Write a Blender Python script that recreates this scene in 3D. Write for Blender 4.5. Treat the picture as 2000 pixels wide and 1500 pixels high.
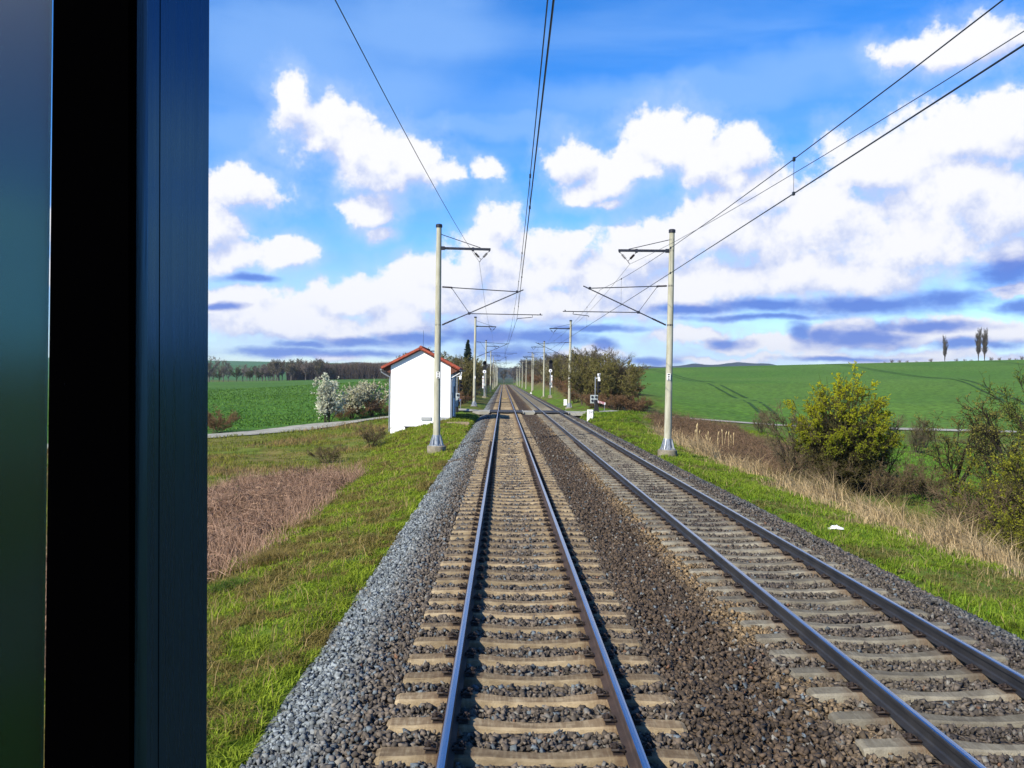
import bpy, math, random
import numpy as np
from mathutils import Matrix, Vector

for o in list(bpy.data.objects):
    bpy.data.objects.remove(o, do_unlink=True)
S = bpy.context.scene
C = S.collection
R = math.radians
random.seed(7)

# ------------------------------------------------------------------ camera
F = 1690.0                         # focal length in photo pixels (photo is 2000 wide)
CAMX, CAMZ = -0.331, 2.821         # beside the track axis, above the rail head
YAW, PITCH, ROLL = 0.0103, 0.0049, 0.0122
cam = bpy.data.cameras.new("Camera")
cam.sensor_width = 36.0
cam.lens = F / 2000 * 36
cam.clip_start = 0.02
cam.clip_end = 20000
camo = bpy.data.objects.new("Camera", cam)
C.objects.link(camo)
CM = (Matrix.Translation((CAMX, 0, CAMZ)) @ Matrix.Rotation(-YAW, 4, 'Z')
      @ Matrix.Rotation(math.pi / 2 - PITCH, 4, 'X') @ Matrix.Rotation(ROLL, 4, 'Z'))
camo.matrix_world = CM
S.camera = camo

def ray(px, py):
    return (CM.to_3x3() @ Vector(((px - 1000) / F, (750 - py) / F, -1.0)))

def at(px, py, Y):
    """the point seen at photo pixel px,py that lies Y metres down the track"""
    d = ray(px, py)
    return Vector((CAMX, 0, CAMZ)) + d * (Y / d.y)

# ------------------------------------------------------------------ exposure
S.view_settings.view_transform = 'Standard'
S.view_settings.look = 'None'
S.view_settings.exposure = 0.85
S.view_settings.gamma = 1.0
S.render.film_transparent = False
cy = S.cycles
cy.max_bounces = 6
cy.diffuse_bounces = 2
cy.glossy_bounces = 3
cy.transmission_bounces = 4
cy.transparent_max_bounces = 4
cy.sample_clamp_indirect = 4.0
cy.use_denoising = True

# ------------------------------------------------------------------ sun
SUN_AZ, SUN_EL = 43.0, 35.0        # light travels forward and to the right
sd = bpy.data.lights.new("Sun", 'SUN')
sd.energy = 5.0
sd.angle = R(0.53)
sd.color = (1.0, 0.93, 0.80)
so = bpy.data.objects.new("Sun", sd)
C.objects.link(so)
ldir = Vector((math.sin(R(SUN_AZ)) * math.cos(R(SUN_EL)), math.cos(R(SUN_AZ)) * math.cos(R(SUN_EL)), -math.sin(R(SUN_EL))))
so.rotation_euler = ldir.to_track_quat('-Z', 'Y').to_euler()
so.location = (-20, -30, 40)

# ------------------------------------------------------------------ sky with clouds (world)
W = bpy.data.worlds.new("World")
S.world = W
W.use_nodes = True
nt = W.node_tree
nt.nodes.clear()
def nn(tree, t, **kw):
    n = tree.nodes.new(t)
    for k, v in kw.items():
        setattr(n, k, v)
    return n
def math_node(tree, op, a, b=None, c=None, clamp=False):
    n = nn(tree, 'ShaderNodeMath', operation=op)
    n.use_clamp = clamp
    for i, v in enumerate((a, b, c)):
        if v is None: continue
        if isinstance(v, (int, float)): n.inputs[i].default_value = v
        else: tree.links.new(v, n.inputs[i])
    return n.outputs[0]
def vmath(tree, op, a, b=None, c=None, out=0):
    n = nn(tree, 'ShaderNodeVectorMath', operation=op)
    for i, v in enumerate((a, b, c)):
        if v is None: continue
        if isinstance(v, (tuple, list)): n.inputs[i].default_value = v
        else: tree.links.new(v, n.inputs[i])
    return n.outputs[out]
def mixc(tree, fac, a, b):
    n = nn(tree, 'ShaderNodeMix', data_type='RGBA')
    for s, v in ((n.inputs['Factor'], fac), (n.inputs[6], a), (n.inputs[7], b)):
        if isinstance(v, (int, float)): s.default_value = v
        elif isinstance(v, (tuple, list)): s.default_value = (*v, 1) if len(v) == 3 else v
        else: tree.links.new(v, s)
    return n.outputs[2]
def smooth(tree, x, lo, hi):
    n = nn(tree, 'ShaderNodeMapRange', interpolation_type='SMOOTHSTEP')
    tree.links.new(x, n.inputs[0])
    n.inputs[1].default_value = lo
    n.inputs[2].default_value = hi
    return n.outputs[0]

def azel(px, py):
    d = ray(px, py).normalized()
    return math.atan2(d.x, d.y), math.asin(d.z)

# cumulus puffs: photo pixel centre, half width, half height
PUFFS = [
 (180,530,160,50),(20,440,120,55),(-260,560,220,50),(2260,400,200,90),(2500,560,220,50),
 (568,205,52,52),(630,250,85,62),(720,315,90,58),(795,320,85,62),(675,280,70,50),(755,350,80,34),(845,345,62,28),
 (480,375,95,45),(425,445,75,50),(550,490,60,38),(450,500,90,50),(440,590,100,40),
 (735,408,62,46),(700,400,40,24),(755,450,40,26),(950,335,30,24),
 (1120,320,68,52),(1190,350,75,50),(1310,285,95,66),(1450,300,60,54),(1250,325,80,48),(1385,320,70,50),(1150,375,60,34),(1430,345,60,30),
 (985,448,66,58),(940,480,50,34),(1055,478,75,38),(1125,470,52,24),(1195,395,30,16),
 (880,540,130,56),(1080,520,150,70),(1240,505,130,70),(960,505,110,50),(1130,590,260,60),(1320,560,180,70),(1020,540,150,75),(1180,545,160,80),(1000,600,260,60),(1290,500,140,85),
 (1400,450,120,90),(1470,380,120,70),(1600,440,190,110),
 (1720,330,120,75),(1850,270,130,85),(1980,250,90,80),(1850,380,190,110),(1950,420,140,90),
 (1780,480,170,80),(1600,540,260,75),(1400,560,200,70),(1960,490,80,40),(1985,562,60,14),
 (700,590,140,50),(840,590,140,52),(620,640,220,42),(780,630,180,48),(480,630,100,36),
 (1870,90,120,48),(1770,100,70,34),
 (1500,672,180,20),(1650,648,80,30),(1830,650,180,28),(1360,650,100,22),(1150,692,70,26),(960,655,70,14),(640,694,90,14),(1420,702,140,12),(1800,694,260,14)]
# flat blue-grey undersides and shaded far banks
BASES = [
 (1500,598,200,16),(1700,598,230,20),(1380,603,130,13),(1850,585,90,24),(1960,530,70,40),(1560,650,28,28),(1600,655,60,20),(1680,660,110,26),(1800,640,120,14),
 (930,655,150,22),(830,662,120,16),(1060,660,110,20),(1150,640,120,10),(1000,690,110,24),(720,668,120,12),(560,688,130,12),(700,690,160,10),(600,672,60,8),
 (1180,672,40,16),(1430,670,50,14),(1270,705,70,10),(1480,620,160,8),(1900,672,90,12),(1650,700,120,6),(1990,600,60,16),(480,545,60,10),(440,600,50,10)]

def blob_field(tree, uv, blobs, sharp):
    cur = None
    for (px, py, rx, ry) in blobs:
        a, e = azel(px, py)
        sx, sy = F / rx, F / ry
        v = vmath(tree, 'MULTIPLY_ADD', uv, (sx, sy, 0), (-a * sx, -e * sy, 0))
        l = vmath(tree, 'DOT_PRODUCT', v, v, out=1)
        if cur is None: cur = l
        else:
            n = nn(tree, 'ShaderNodeMath', operation='SMOOTH_MIN')
            tree.links.new(cur, n.inputs[0]); tree.links.new(l, n.inputs[1]); n.inputs[2].default_value = sharp
            cur = n.outputs[0]
    return math_node(tree, 'SUBTRACT', 1.0, math_node(tree, 'POWER', math_node(tree, 'MAXIMUM', cur, 0.0), 0.55))

tc = nn(nt, 'ShaderNodeTexCoord')
dirv = vmath(nt, 'NORMALIZE', tc.outputs['Generated'])
sp = nn(nt, 'ShaderNodeSeparateXYZ'); nt.links.new(dirv, sp.inputs[0])
az = math_node(nt, 'ARCTAN2', sp.outputs[0], sp.outputs[1])
el = math_node(nt, 'ARCSINE', sp.outputs[2])
cb = nn(nt, 'ShaderNodeCombineXYZ'); nt.links.new(az, cb.inputs[0]); nt.links.new(el, cb.inputs[1])
uv = cb.outputs[0]
def noise(tree, vec, scale, detail, rough, out='Fac', dist=0.0):
    n = nn(tree, 'ShaderNodeTexNoise')
    n.inputs['Scale'].default_value = scale
    n.inputs['Detail'].default_value = detail
    n.inputs['Roughness'].default_value = rough
    n.inputs['Distortion'].default_value = dist
    tree.links.new(vec, n.inputs['Vector'])
    return n.outputs[out]
# warp the coordinates so outlines billow
warp = vmath(nt, 'MULTIPLY', vmath(nt, 'SUBTRACT', noise(nt, dirv, 13, 5, 0.58, 'Color'), (0.5, 0.5, 0.5)), (0.06, 0.05, 0))
uvw = vmath(nt, 'ADD', uv, warp)

f_ = blob_field(nt, uvw, PUFFS, 0.3)
f_up = blob_field(nt, vmath(nt, 'ADD', uvw, (-0.010, 0.022, 0)), PUFFS, 0.3)
f = math_node(nt, 'MINIMUM', f_, 1.15)
n1 = noise(nt, dirv, 17, 10, 0.66)
n1u = noise(nt, vmath(nt, 'ADD', dirv, (-0.008, 0.0, 0.022)), 17, 5, 0.66)
n2 = noise(nt, dirv, 48, 8, 0.62)
d0 = math_node(nt, 'ADD', f, math_node(nt, 'MULTIPLY', math_node(nt, 'SUBTRACT', n1, 0.49), 1.9))
d0 = math_node(nt, 'ADD', d0, math_node(nt, 'MULTIPLY', math_node(nt, 'SUBTRACT', n2, 0.5), 1.1))
under = math_node(nt, 'MAXIMUM', math_node(nt, 'SUBTRACT', f_up, f_), 0.0)
ar = nn(nt, 'ShaderNodeMapRange', interpolation_type='SMOOTHSTEP')          # crisp tops, frayed undersides
nt.links.new(d0, ar.inputs[0]); ar.inputs[1].default_value = -0.08
nt.links.new(math_node(nt, 'ADD', 0.36, math_node(nt, 'MULTIPLY', under, 1.5)), ar.inputs[2])
alpha = ar.outputs[0]
# relief: bright where the cloud thins towards the sun (up), greyer beneath the bulges
lit = math_node(nt, 'ADD', 0.40, math_node(nt, 'MULTIPLY', math_node(nt, 'SUBTRACT', n1, n1u), 1.9))
lit = math_node(nt, 'ADD', lit, math_node(nt, 'MULTIPLY', math_node(nt, 'SUBTRACT', noise(nt, dirv, 7, 4, 0.55), 0.46), 1.3), clamp=True)
lit = math_node(nt, 'ADD', lit, math_node(nt, 'MULTIPLY', math_node(nt, 'SUBTRACT', f_, f_up), 1.0))
lit = math_node(nt, 'ADD', lit, math_node(nt, 'MULTIPLY', math_node(nt, 'SUBTRACT', n2, 0.5), 0.7))
lit = smooth(nt, lit, -0.1, 0.75)
base_f = blob_field(nt, vmath(nt, 'ADD', uv, vmath(nt, 'MULTIPLY', warp, (0.9, 0.35, 0))), BASES, 0.25)
base_f = math_node(nt, 'ADD', base_f, math_node(nt, 'MULTIPLY', math_node(nt, 'SUBTRACT', noise(nt, vmath(nt, 'MULTIPLY', dirv, (1, 1, 2.2)), 22, 8, 0.6), 0.5), 1.7))
base_a = smooth(nt, base_f, -0.25, 0.85)
# thin high veil
veil_n = noise(nt, vmath(nt, 'MULTIPLY', dirv, (1.0, 0.4, 7.0)), 2.2, 5, 0.55, dist=0.5)
HAZY = [(560,110,260,130),(820,60,200,90),(760,180,220,70),(480,270,120,60),(1300,190,420,40),(1000,250,300,30),(1600,130,200,50),(1300,420,120,40),(720,262,140,26),(880,246,150,24),(1050,226,150,22),(1230,198,150,22),(1420,165,150,24),(1600,132,130,28)]
hz_f = math_node(nt, 'ADD', blob_field(nt, uvw, HAZY, 0.5), math_node(nt, 'MULTIPLY', math_node(nt, 'SUBTRACT', veil_n, 0.5), 1.6))
veil = math_node(nt, 'MAXIMUM', math_node(nt, 'MULTIPLY', smooth(nt, veil_n, 0.38, 0.70), 0.42), math_node(nt, 'MULTIPLY', smooth(nt, hz_f, -0.5, 0.8), 0.66))
# cloud cover of its own low to the horizon everywhere
lowc = smooth(nt, math_node(nt, 'ADD', noise(nt, vmath(nt, 'MULTIPLY', dirv, (1, 1, 2.5)), 9, 8, 0.6), math_node(nt, 'MULTIPLY', el, -1.6)), 0.46, 0.62)

sky = nn(nt, 'ShaderNodeTexSky', sky_type='NISHITA')
sky.sun_disc = False
sky.sun_elevation = R(SUN_EL)
sky.sun_rotation = R(180 + SUN_AZ)
sky.altitude = 300
sky.air_density = 1.0
sky.dust_density = 0.3
sky.ozone_density = 2.0
SKY_S = 0.085
K = 0.555 / SKY_S                   # cloud colours below are written as they look at this exposure
hs = nn(nt, 'ShaderNodeHueSaturation')
hs.inputs['Saturation'].default_value = 1.45
hs.inputs['Value'].default_value = 1.0
nt.links.new(sky.outputs[0], hs.inputs['Color'])
col = vmath(nt, 'MULTIPLY', hs.outputs[0], (0.92, 1.08, 1.42))
veil_c = (0.30 * K, 0.56 * K, 1.05 * K)
white = (1.02 * K, 1.02 * K, 1.05 * K)
grey = (0.55 * K, 0.64 * K, 0.94 * K)
dark = (0.085 * K, 0.21 * K, 0.74 * K)
col = mixc(nt, veil, col, veil_c)
col = mixc(nt, math_node(nt, 'MULTIPLY', lowc, 0.75), col, (0.62 * K, 0.72 * K, 0.98 * K))
cc = mixc(nt, lit, grey, white)
# torn wisps around and between the heaps
wisp = math_node(nt, 'MULTIPLY', smooth(nt, math_node(nt, 'ADD', f, math_node(nt, 'MULTIPLY', math_node(nt, 'SUBTRACT', n1, 0.52), 3.0)), -1.0, 0.35), 0.42)
col = mixc(nt, wisp, col, (0.60 * K, 0.76 * K, 1.08 * K))
col = mixc(nt, alpha, col, cc)
col = mixc(nt, math_node(nt, 'MULTIPLY', base_a, 0.92), col, dark)
bg = nn(nt, 'ShaderNodeBackground')
bg.inputs['Strength'].default_value = SKY_S
nt.links.new(col, bg.inputs['Color'])
wo = nn(nt, 'ShaderNodeOutputWorld')
nt.links.new(bg.outputs[0], wo.inputs['Surface'])
W.cycles.sampling_method = 'MANUAL'
W.cycles.sample_map_resolution = 512

# ================================================================== helpers
def tag(o, label=None, cat=None, group=None, kind=None):
    if label: o['label'] = label
    if cat: o['category'] = cat
    if group: o['group'] = group
    if kind: o['kind'] = kind
    return o
def empty(name, loc, rz=0.0, label=None, cat=None, group=None):
    o = bpy.data.objects.new(name, None)
    o.empty_display_size = 0.1
    C.objects.link(o)
    o.location = loc
    o.rotation_euler = (0, 0, rz)
    return tag(o, label, cat, group)
def copy_tree(o, parent=None):
    c = o.copy(); C.objects.link(c)
    if parent: c.parent = parent
    for ch in list(o.children): copy_tree(ch, c)
    return c

class MB:
    def __init__(s):
        s.v = []; s.f = []; s.m = []; s.mi = 0
    def add(s, vs, fs):
        b = len(s.v)
        s.v += [tuple(p) for p in vs]
        for f in fs:
            s.f.append(tuple(b + i for i in f)); s.m.append(s.mi)
        return s
    def box(s, c, d, rz=0.0, taper=1.0):
        cx, cy_, cz = c; hx, hy, hz = d[0] / 2, d[1] / 2, d[2] / 2
        ca, sa = math.cos(rz), math.sin(rz)
        vs = []
        for z, t in ((-hz, 1.0), (hz, taper)):
            for x, y in ((-hx, -hy), (hx, -hy), (hx, hy), (-hx, hy)):
                x *= t; y *= t
                vs.append((cx + x * ca - y * sa, cy_ + x * sa + y * ca, cz + z))
        return s.add(vs, [(3, 2, 1, 0), (4, 5, 6, 7), (0, 1, 5, 4), (1, 2, 6, 5), (2, 3, 7, 6), (3, 0, 4, 7)])
    def tube(s, pts, r, n=8, caps=True):
        pts = [Vector(p) for p in pts]
        rr = r if isinstance(r, (list, tuple)) else [r] * len(pts)
        b = len(s.v)
        for i, p in enumerate(pts):
            d = (pts[min(i + 1, len(pts) - 1)] - pts[max(i - 1, 0)])
            d = d.normalized() if d.length > 1e-9 else Vector((0, 0, 1))
            a = Vector((0, 0, 1)) if abs(d.z) < 0.9 else Vector((1, 0, 0))
            u = d.cross(a).normalized(); w = d.cross(u)
            for k in range(n):
                t = 2 * math.pi * k / n
                s.v.append(tuple(p + u * (rr[i] * math.cos(t)) + w * (rr[i] * math.sin(t))))
        for i in range(len(pts) - 1):
            for k in range(n):
                s.f.append((b + i * n + k, b + i * n + (k + 1) % n, b + (i + 1) * n + (k + 1) % n, b + (i + 1) * n + k)); s.m.append(s.mi)
        if caps:
            s.f.append(tuple(b + k for k in range(n))[::-1]); s.m.append(s.mi)
            s.f.append(tuple(b + (len(pts) - 1) * n + k for k in range(n))); s.m.append(s.mi)
        return s
    def prism(s, prof, p0, p1, up=(0, 0, 1)):
        """profile (side, up) swept from p0 to p1"""
        p0, p1 = Vector(p0), Vector(p1)
        d = (p1 - p0).normalized(); upv = Vector(up)
        side = d.cross(upv).normalized(); upv = side.cross(d)
        n = len(prof)
        vs = [p + side * a + upv * b for p in (p0, p1) for a, b in prof]
        fs = [(k, (k + 1) % n, n + (k + 1) % n, n + k) for k in range(n)]
        fs += [tuple(range(n))[::-1], tuple(range(n, 2 * n))]
        return s.add(vs, fs)
    def build(s, name, mats, parent=None, smooth=False, bevel=0.0):
        me = bpy.data.meshes.new(name)
        me.from_pydata(s.v, [], s.f)
        if not isinstance(mats, (list, tuple)): mats = [mats]
        for m in mats: me.materials.append(m)
        if len(mats) > 1: me.polygons.foreach_set('material_index', s.m)
        me.update()
        import bmesh
        bm = bmesh.new(); bm.from_mesh(me)
        bmesh.ops.recalc_face_normals(bm, faces=bm.faces)
        if bevel > 0:
            bmesh.ops.bevel(bm, geom=[e for e in bm.edges if len(e.link_faces) == 2 and e.calc_face_angle(0) > 0.6], offset=bevel, segments=2, affect='EDGES', profile=0.5)
        bm.to_mesh(me); bm.free()
        if smooth:
            me.polygons.foreach_set('use_smooth', [True] * len(me.polygons))
            me.set_sharp_from_angle(angle=R(40))
        o = bpy.data.objects.new(name, me)
        C.objects.link(o)
        if parent: o.parent = parent
        return o

def npmesh(name, V, Fs, mat, parent=None, col=None, smooth=False):
    """bulk mesh; Fs is a list of (M,k) index arrays, col per-vertex rgb"""
    me = bpy.data.meshes.new(name)
    V = np.asarray(V, np.float32)
    me.vertices.add(len(V)); me.vertices.foreach_set('co', V.ravel())
    Fs = [np.asarray(f, np.int32) for f in Fs if len(f)]
    nl = sum(f.size for f in Fs); nf = sum(len(f) for f in Fs)
    me.loops.add(nl); me.polygons.add(nf)
    me.loops.foreach_set('vertex_index', np.concatenate([f.ravel() for f in Fs]))
    tot = np.concatenate([np.full(len(f), f.shape[1], np.int32) for f in Fs])
    st = np.concatenate([[0], np.cumsum(tot)[:-1]]).astype(np.int32)
    me.polygons.foreach_set('loop_start', st)
    try: me.polygons.foreach_set('loop_total', tot)
    except Exception: pass
    if smooth: me.polygons.foreach_set('use_smooth', np.ones(nf, bool))
    if col is not None:
        a = me.attributes.new('col', 'FLOAT_COLOR', 'POINT')
        cc = np.ones((len(V), 4), np.float32); cc[:, :3] = col
        a.data.foreach_set('color', cc.ravel())
    me.update(calc_edges=True)
    me.validate()
    me.materials.append(mat)
    o = bpy.data.objects.new(name, me)
    C.objects.link(o)
    if parent: o.parent = parent
    return o

# ------------------------------------------------------------------ materials
ALB = 0.74
def pm(name, c1=(.5, .5, .5), c2=None, scale=5.0, rough=0.8, metal=0.0, bump=0.0, bscale=None, attr=False,
       spec=0.3, detail=6, stretch=(1, 1, 1), lo=0.35, hi=0.65, trans=0.0, vary=0.25):
    m = bpy.data.materials.new(name); m.use_nodes = True
    t = m.node_tree; b = t.nodes['Principled BSDF']
    b.inputs['Roughness'].default_value = rough
    b.inputs['Metallic'].default_value = metal
    b.inputs['Specular IOR Level'].default_value = spec
    g = nn(t, 'ShaderNodeNewGeometry')
    vec = vmath(t, 'MULTIPLY', g.outputs['Position'], stretch)
    nf = noise(t, vec, scale, detail, 0.6)
    if c2 is None: c2 = tuple(x * (1 - vary) for x in c1)
    c1 = tuple(x * ALB for x in c1); c2 = tuple(x * ALB for x in c2)
    fac = smooth(t, nf, lo, hi)
    c = mixc(t, fac, c1, c2)
    if attr:
        a = nn(t, 'ShaderNodeAttribute', attribute_name='col')
        n2 = nn(t, 'ShaderNodeMix', data_type='RGBA', blend_type='MULTIPLY')
        n2.inputs[0].default_value = 1.0
        t.links.new(a.outputs['Color'], n2.inputs[6]); t.links.new(c, n2.inputs[7])
        c = n2.outputs[2]
    t.links.new(c, b.inputs['Base Color'])
    if bump > 0:
        bn = nn(t, 'ShaderNodeBump'); bn.inputs['Strength'].default_value = bump
        bn.inputs['Distance'].default_value = 0.05
        t.links.new(noise(t, vec, bscale or scale * 3, 6, 0.6), bn.inputs['Height'])
        t.links.new(bn.outputs[0], b.inputs['Normal'])
    if trans > 0:
        td = nn(t, 'ShaderNodeBsdfTranslucent'); t.links.new(c, td.inputs[0])
        mx = nn(t, 'ShaderNodeMixShader'); mx.inputs[0].default_value = trans
        t.links.new(b.outputs[0], mx.inputs[1]); t.links.new(td.outputs[0], mx.inputs[2])
        t.links.new(mx.outputs[0], t.nodes['Material Output'].inputs[0])
    return m

def dirt_shade_top(m, tint):
    """darker upward faces: brown dirt, plus their contrast to sunlit fronts put into colour"""
    t = m.node_tree; b = t.nodes['Principled BSDF']; l = b.inputs['Base Color'].links[0].from_socket
    g = nn(t, 'ShaderNodeNewGeometry'); sxyz = nn(t, 'ShaderNodeSeparateXYZ'); t.links.new(g.outputs['True Normal'], sxyz.inputs[0])
    n_ = noise(t, vmath(t, 'MULTIPLY', g.outputs['Position'], (30, 4, 4)), 1.0, 5, .65)
    f_ = math_node(t, 'MULTIPLY', smooth(t, sxyz.outputs[2], .80, .97), smooth(t, n_, .28, .62))  # mask of the tops, for dirt and painted shade together, patchy by noise
    mm = nn(t, 'ShaderNodeMix', data_type='RGBA', blend_type='MULTIPLY'); t.links.new(f_, mm.inputs[0]); t.links.new(l, mm.inputs[6]); mm.inputs[7].default_value = (*tint, 1)
    # each sleeper weathered a little differently, rust washed down beside the rails
    oi = nn(t, 'ShaderNodeObjectInfo'); tcn = nn(t, 'ShaderNodeTexCoord'); so_ = nn(t, 'ShaderNodeSeparateXYZ'); t.links.new(tcn.outputs['Object'], so_.inputs[0])
    near = math_node(t, 'ABSOLUTE', math_node(t, 'SUBTRACT', math_node(t, 'ABSOLUTE', so_.outputs[0]), .7525))
    rf_ = nn(t, 'ShaderNodeMapRange'); t.links.new(near, rf_.inputs[0]); rf_.inputs[1].default_value = .30; rf_.inputs[2].default_value = .08; rf_.inputs[3].default_value = 0; rf_.inputs[4].default_value = .75
    c2_ = mixc(t, math_node(t, 'MULTIPLY', rf_.outputs[0], smooth(t, n_, .2, .6)), mm.outputs[2], (.10, .06, .035))
    vv = nn(t, 'ShaderNodeMapRange'); t.links.new(oi.outputs['Random'], vv.inputs[0]); vv.inputs[3].default_value = .72; vv.inputs[4].default_value = 1.12
    h_ = nn(t, 'ShaderNodeHueSaturation'); t.links.new(c2_, h_.inputs['Color']); t.links.new(vv.outputs[0], h_.inputs['Value'])
    t.links.new(h_.outputs[0], b.inputs['Base Color'])
M = {}
M['ground'] = pm('ground', (1.2, 1.2, 1.2), (.62, .62, .6), 1.3, 0.95, attr=True, bump=.7, bscale=9, spec=.1, detail=9)
M['leafmat'] = pm('plant', (1.1, 1.1, 1.1), (.75, .75, .7), 3.0, 0.8, attr=True, spec=.15, trans=.3)
M['woodmat'] = pm('bark', (1.1, 1.1, 1.1), (.7, .7, .7), 6.0, 0.9, attr=True, spec=.15)
M['stone'] = pm('ballast_stone', (1.15, 1.15, 1.15), (.7, .7, .7), 22.0, 0.85, attr=True, spec=.35)
M['sleeper_tan'] = pm('tan_concrete', (.41, .325, .20), (.27, .205, .12), 5.0, 0.9, bump=.35, bscale=60, spec=.2, stretch=(1, 2.5, 1), detail=8)
M['sleeper_grey'] = pm('grey_concrete', (.29, .265, .20), (.18, .16, .12), 4.0, 0.9, bump=.35, bscale=60, spec=.2, detail=8)
dirt_shade_top(M['sleeper_tan'], (.62, .56, .52)); dirt_shade_top(M['sleeper_grey'], (.72, .70, .66))
M['concrete'] = pm('mast_concrete', (.47, .46, .36), (.36, .35, .26), 2.2, 0.85, bump=.15, bscale=40, spec=.2, stretch=(3, 3, .6))
M['foundation'] = pm('foundation_concrete', (.33, .29, .22), (.2, .18, .13), 3.0, 0.92, bump=.4, bscale=25, spec=.15)
M['galv'] = pm('galvanised_steel', (.55, .58, .62), (.42, .45, .5), 8.0, 0.4, metal=.7)
M['darksteel'] = pm('dark_steel', (.035, .04, .06), (.02, .022, .03), 8.0, 0.5, metal=.3)
M['insul'] = pm('brown_insulator', (.03, .015, .012), None, 8.0, 0.25)
M['wire'] = pm('wire_copper', (.025, .035, .045), None, 8.0, 0.5, metal=.3)
M['railtop'] = pm('polished_rail', (.55, .58, .66), (.40, .43, .52), 1.5, 0.22, metal=1.0, stretch=(40, .4, 40))
M['railside'] = pm('rusty_rail', (.075, .048, .036), (.04, .027, .022), 3.0, 0.75, spec=.3, bump=.2, bscale=50)
M['railgrey'] = pm('greasy_rail', (.032, .031, .032), (.018, .018, .02), 3.0, 0.55, spec=.4, bump=.15, bscale=50)
M['clip'] = pm('rusty_clip', (.04, .026, .02), (.022, .016, .013), 20, 0.7)
M['asphalt'] = pm('asphalt', (.20, .20, .18), (.13, .13, .115), 1.2, 0.92, bump=.3, bscale=50, spec=.15)
M['roadpale'] = pm('worn_road', (.40, .39, .33), (.29, .28, .23), .9, 0.92, bump=.3, bscale=40, spec=.15)
M['rubber'] = pm('rubber_panel', (.045, .047, .05), (.03, .03, .033), 3, 0.7, bump=.2, bscale=40)
M['steelpale'] = pm('pale_steel', (.42, .42, .38), None, 4, .6)
M['plaster'] = pm('white_plaster', (1.1, 1.1, 1.1), (1.0, 1.0, .99), 1.2, .9, bump=.08, bscale=60, spec=.2, lo=.2, hi=.8)
M['plinth'] = pm('plinth_grey', (.42, .43, .43), (.33, .34, .35), 2, .9)
M['soffit'] = pm('soffit_wood', (.17, .07, .045), None, 5, .8)
M['zinc'] = pm('zinc', (.38, .41, .44), (.28, .3, .33), 4, .45, metal=.5)
M['dark'] = pm('dark_void', (.012, .012, .014), None, 4, .8)
M['black'] = pm('black_paint', (.008, .008, .01), None, 4, .6)
M['white'] = pm('white_paint', (1., 1., 1.), (.88, .88, .86), 6, .6)
M['red'] = pm('red_paint', (.5, .025, .03), None, 6, .5)
M['greybox'] = pm('grey_box', (.42, .47, .46), (.34, .38, .38), 4, .6)
M['blue'] = pm('blue_paint', (.03, .05, .22), None, 4, .5)
M['yellow'] = pm('yellow_paint', (.55, .42, .10), None, 4, .6)
M['mark'] = pm('faded_paint', (.42, .44, .46), None, 4, .8)
M['litter'] = pm('white_plastic', (1.1, 1.1, 1.12), None, 8, .5)

# roof tiles: courses of curved tiles as bump
m = pm('roof_tiles', (.38, .085, .045), (.25, .05, .03), 3.0, .8)
t = m.node_tree
g = nn(t, 'ShaderNodeNewGeometry'); s_ = nn(t, 'ShaderNodeSeparateXYZ'); t.links.new(g.outputs['Position'], s_.inputs[0])
wy = math_node(t, 'SINE', math_node(t, 'MULTIPLY', s_.outputs[1], 2 * math.pi / .22))
wx = math_node(t, 'FRACT', math_node(t, 'MULTIPLY', s_.outputs[0], 1 / .3))
bn = nn(t, 'ShaderNodeBump'); bn.inputs['Distance'].default_value = .06; bn.inputs['Strength'].default_value = 1
t.links.new(math_node(t, 'ADD', wy, wx), bn.inputs['Height']); t.links.new(bn.outputs[0], t.nodes['Principled BSDF'].inputs['Normal'])
M['tiles'] = m

# ballast bed: cell colours between and below the loose stones
m = bpy.data.materials.new('ballast_bed'); m.use_nodes = True
t = m.node_tree; b = t.nodes['Principled BSDF']; b.inputs['Roughness'].default_value = .92; b.inputs['Specular IOR Level'].default_value = .15
g = nn(t, 'ShaderNodeNewGeometry')
vo = nn(t, 'ShaderNodeTexVoronoi'); vo.inputs['Scale'].default_value = 22; t.links.new(g.outputs['Position'], vo.inputs['Vector'])
sx = nn(t, 'ShaderNodeSeparateColor'); t.links.new(vo.outputs['Color'], sx.inputs[0])
cr = mixc(t, sx.outputs[0], (.55, .5, .45), (1.35, 1.35, 1.3))
a = nn(t, 'ShaderNodeAttribute', attribute_name='col')
n2 = nn(t, 'ShaderNodeMix', data_type='RGBA', blend_type='MULTIPLY'); n2.inputs[0].default_value = 1
t.links.new(a.outputs['Color'], n2.inputs[6]); t.links.new(cr, n2.inputs[7]); t.links.new(n2.outputs[2], b.inputs['Base Color'])
bn = nn(t, 'ShaderNodeBump'); bn.inputs['Distance'].default_value = .05; bn.inputs['Strength'].default_value = .9; bn.invert = True
t.links.new(vo.outputs['Distance'], bn.inputs['Height']); t.links.new(bn.outputs[0], b.inputs['Normal'])
M['bed'] = m

rng = np.random.default_rng(11)

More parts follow.
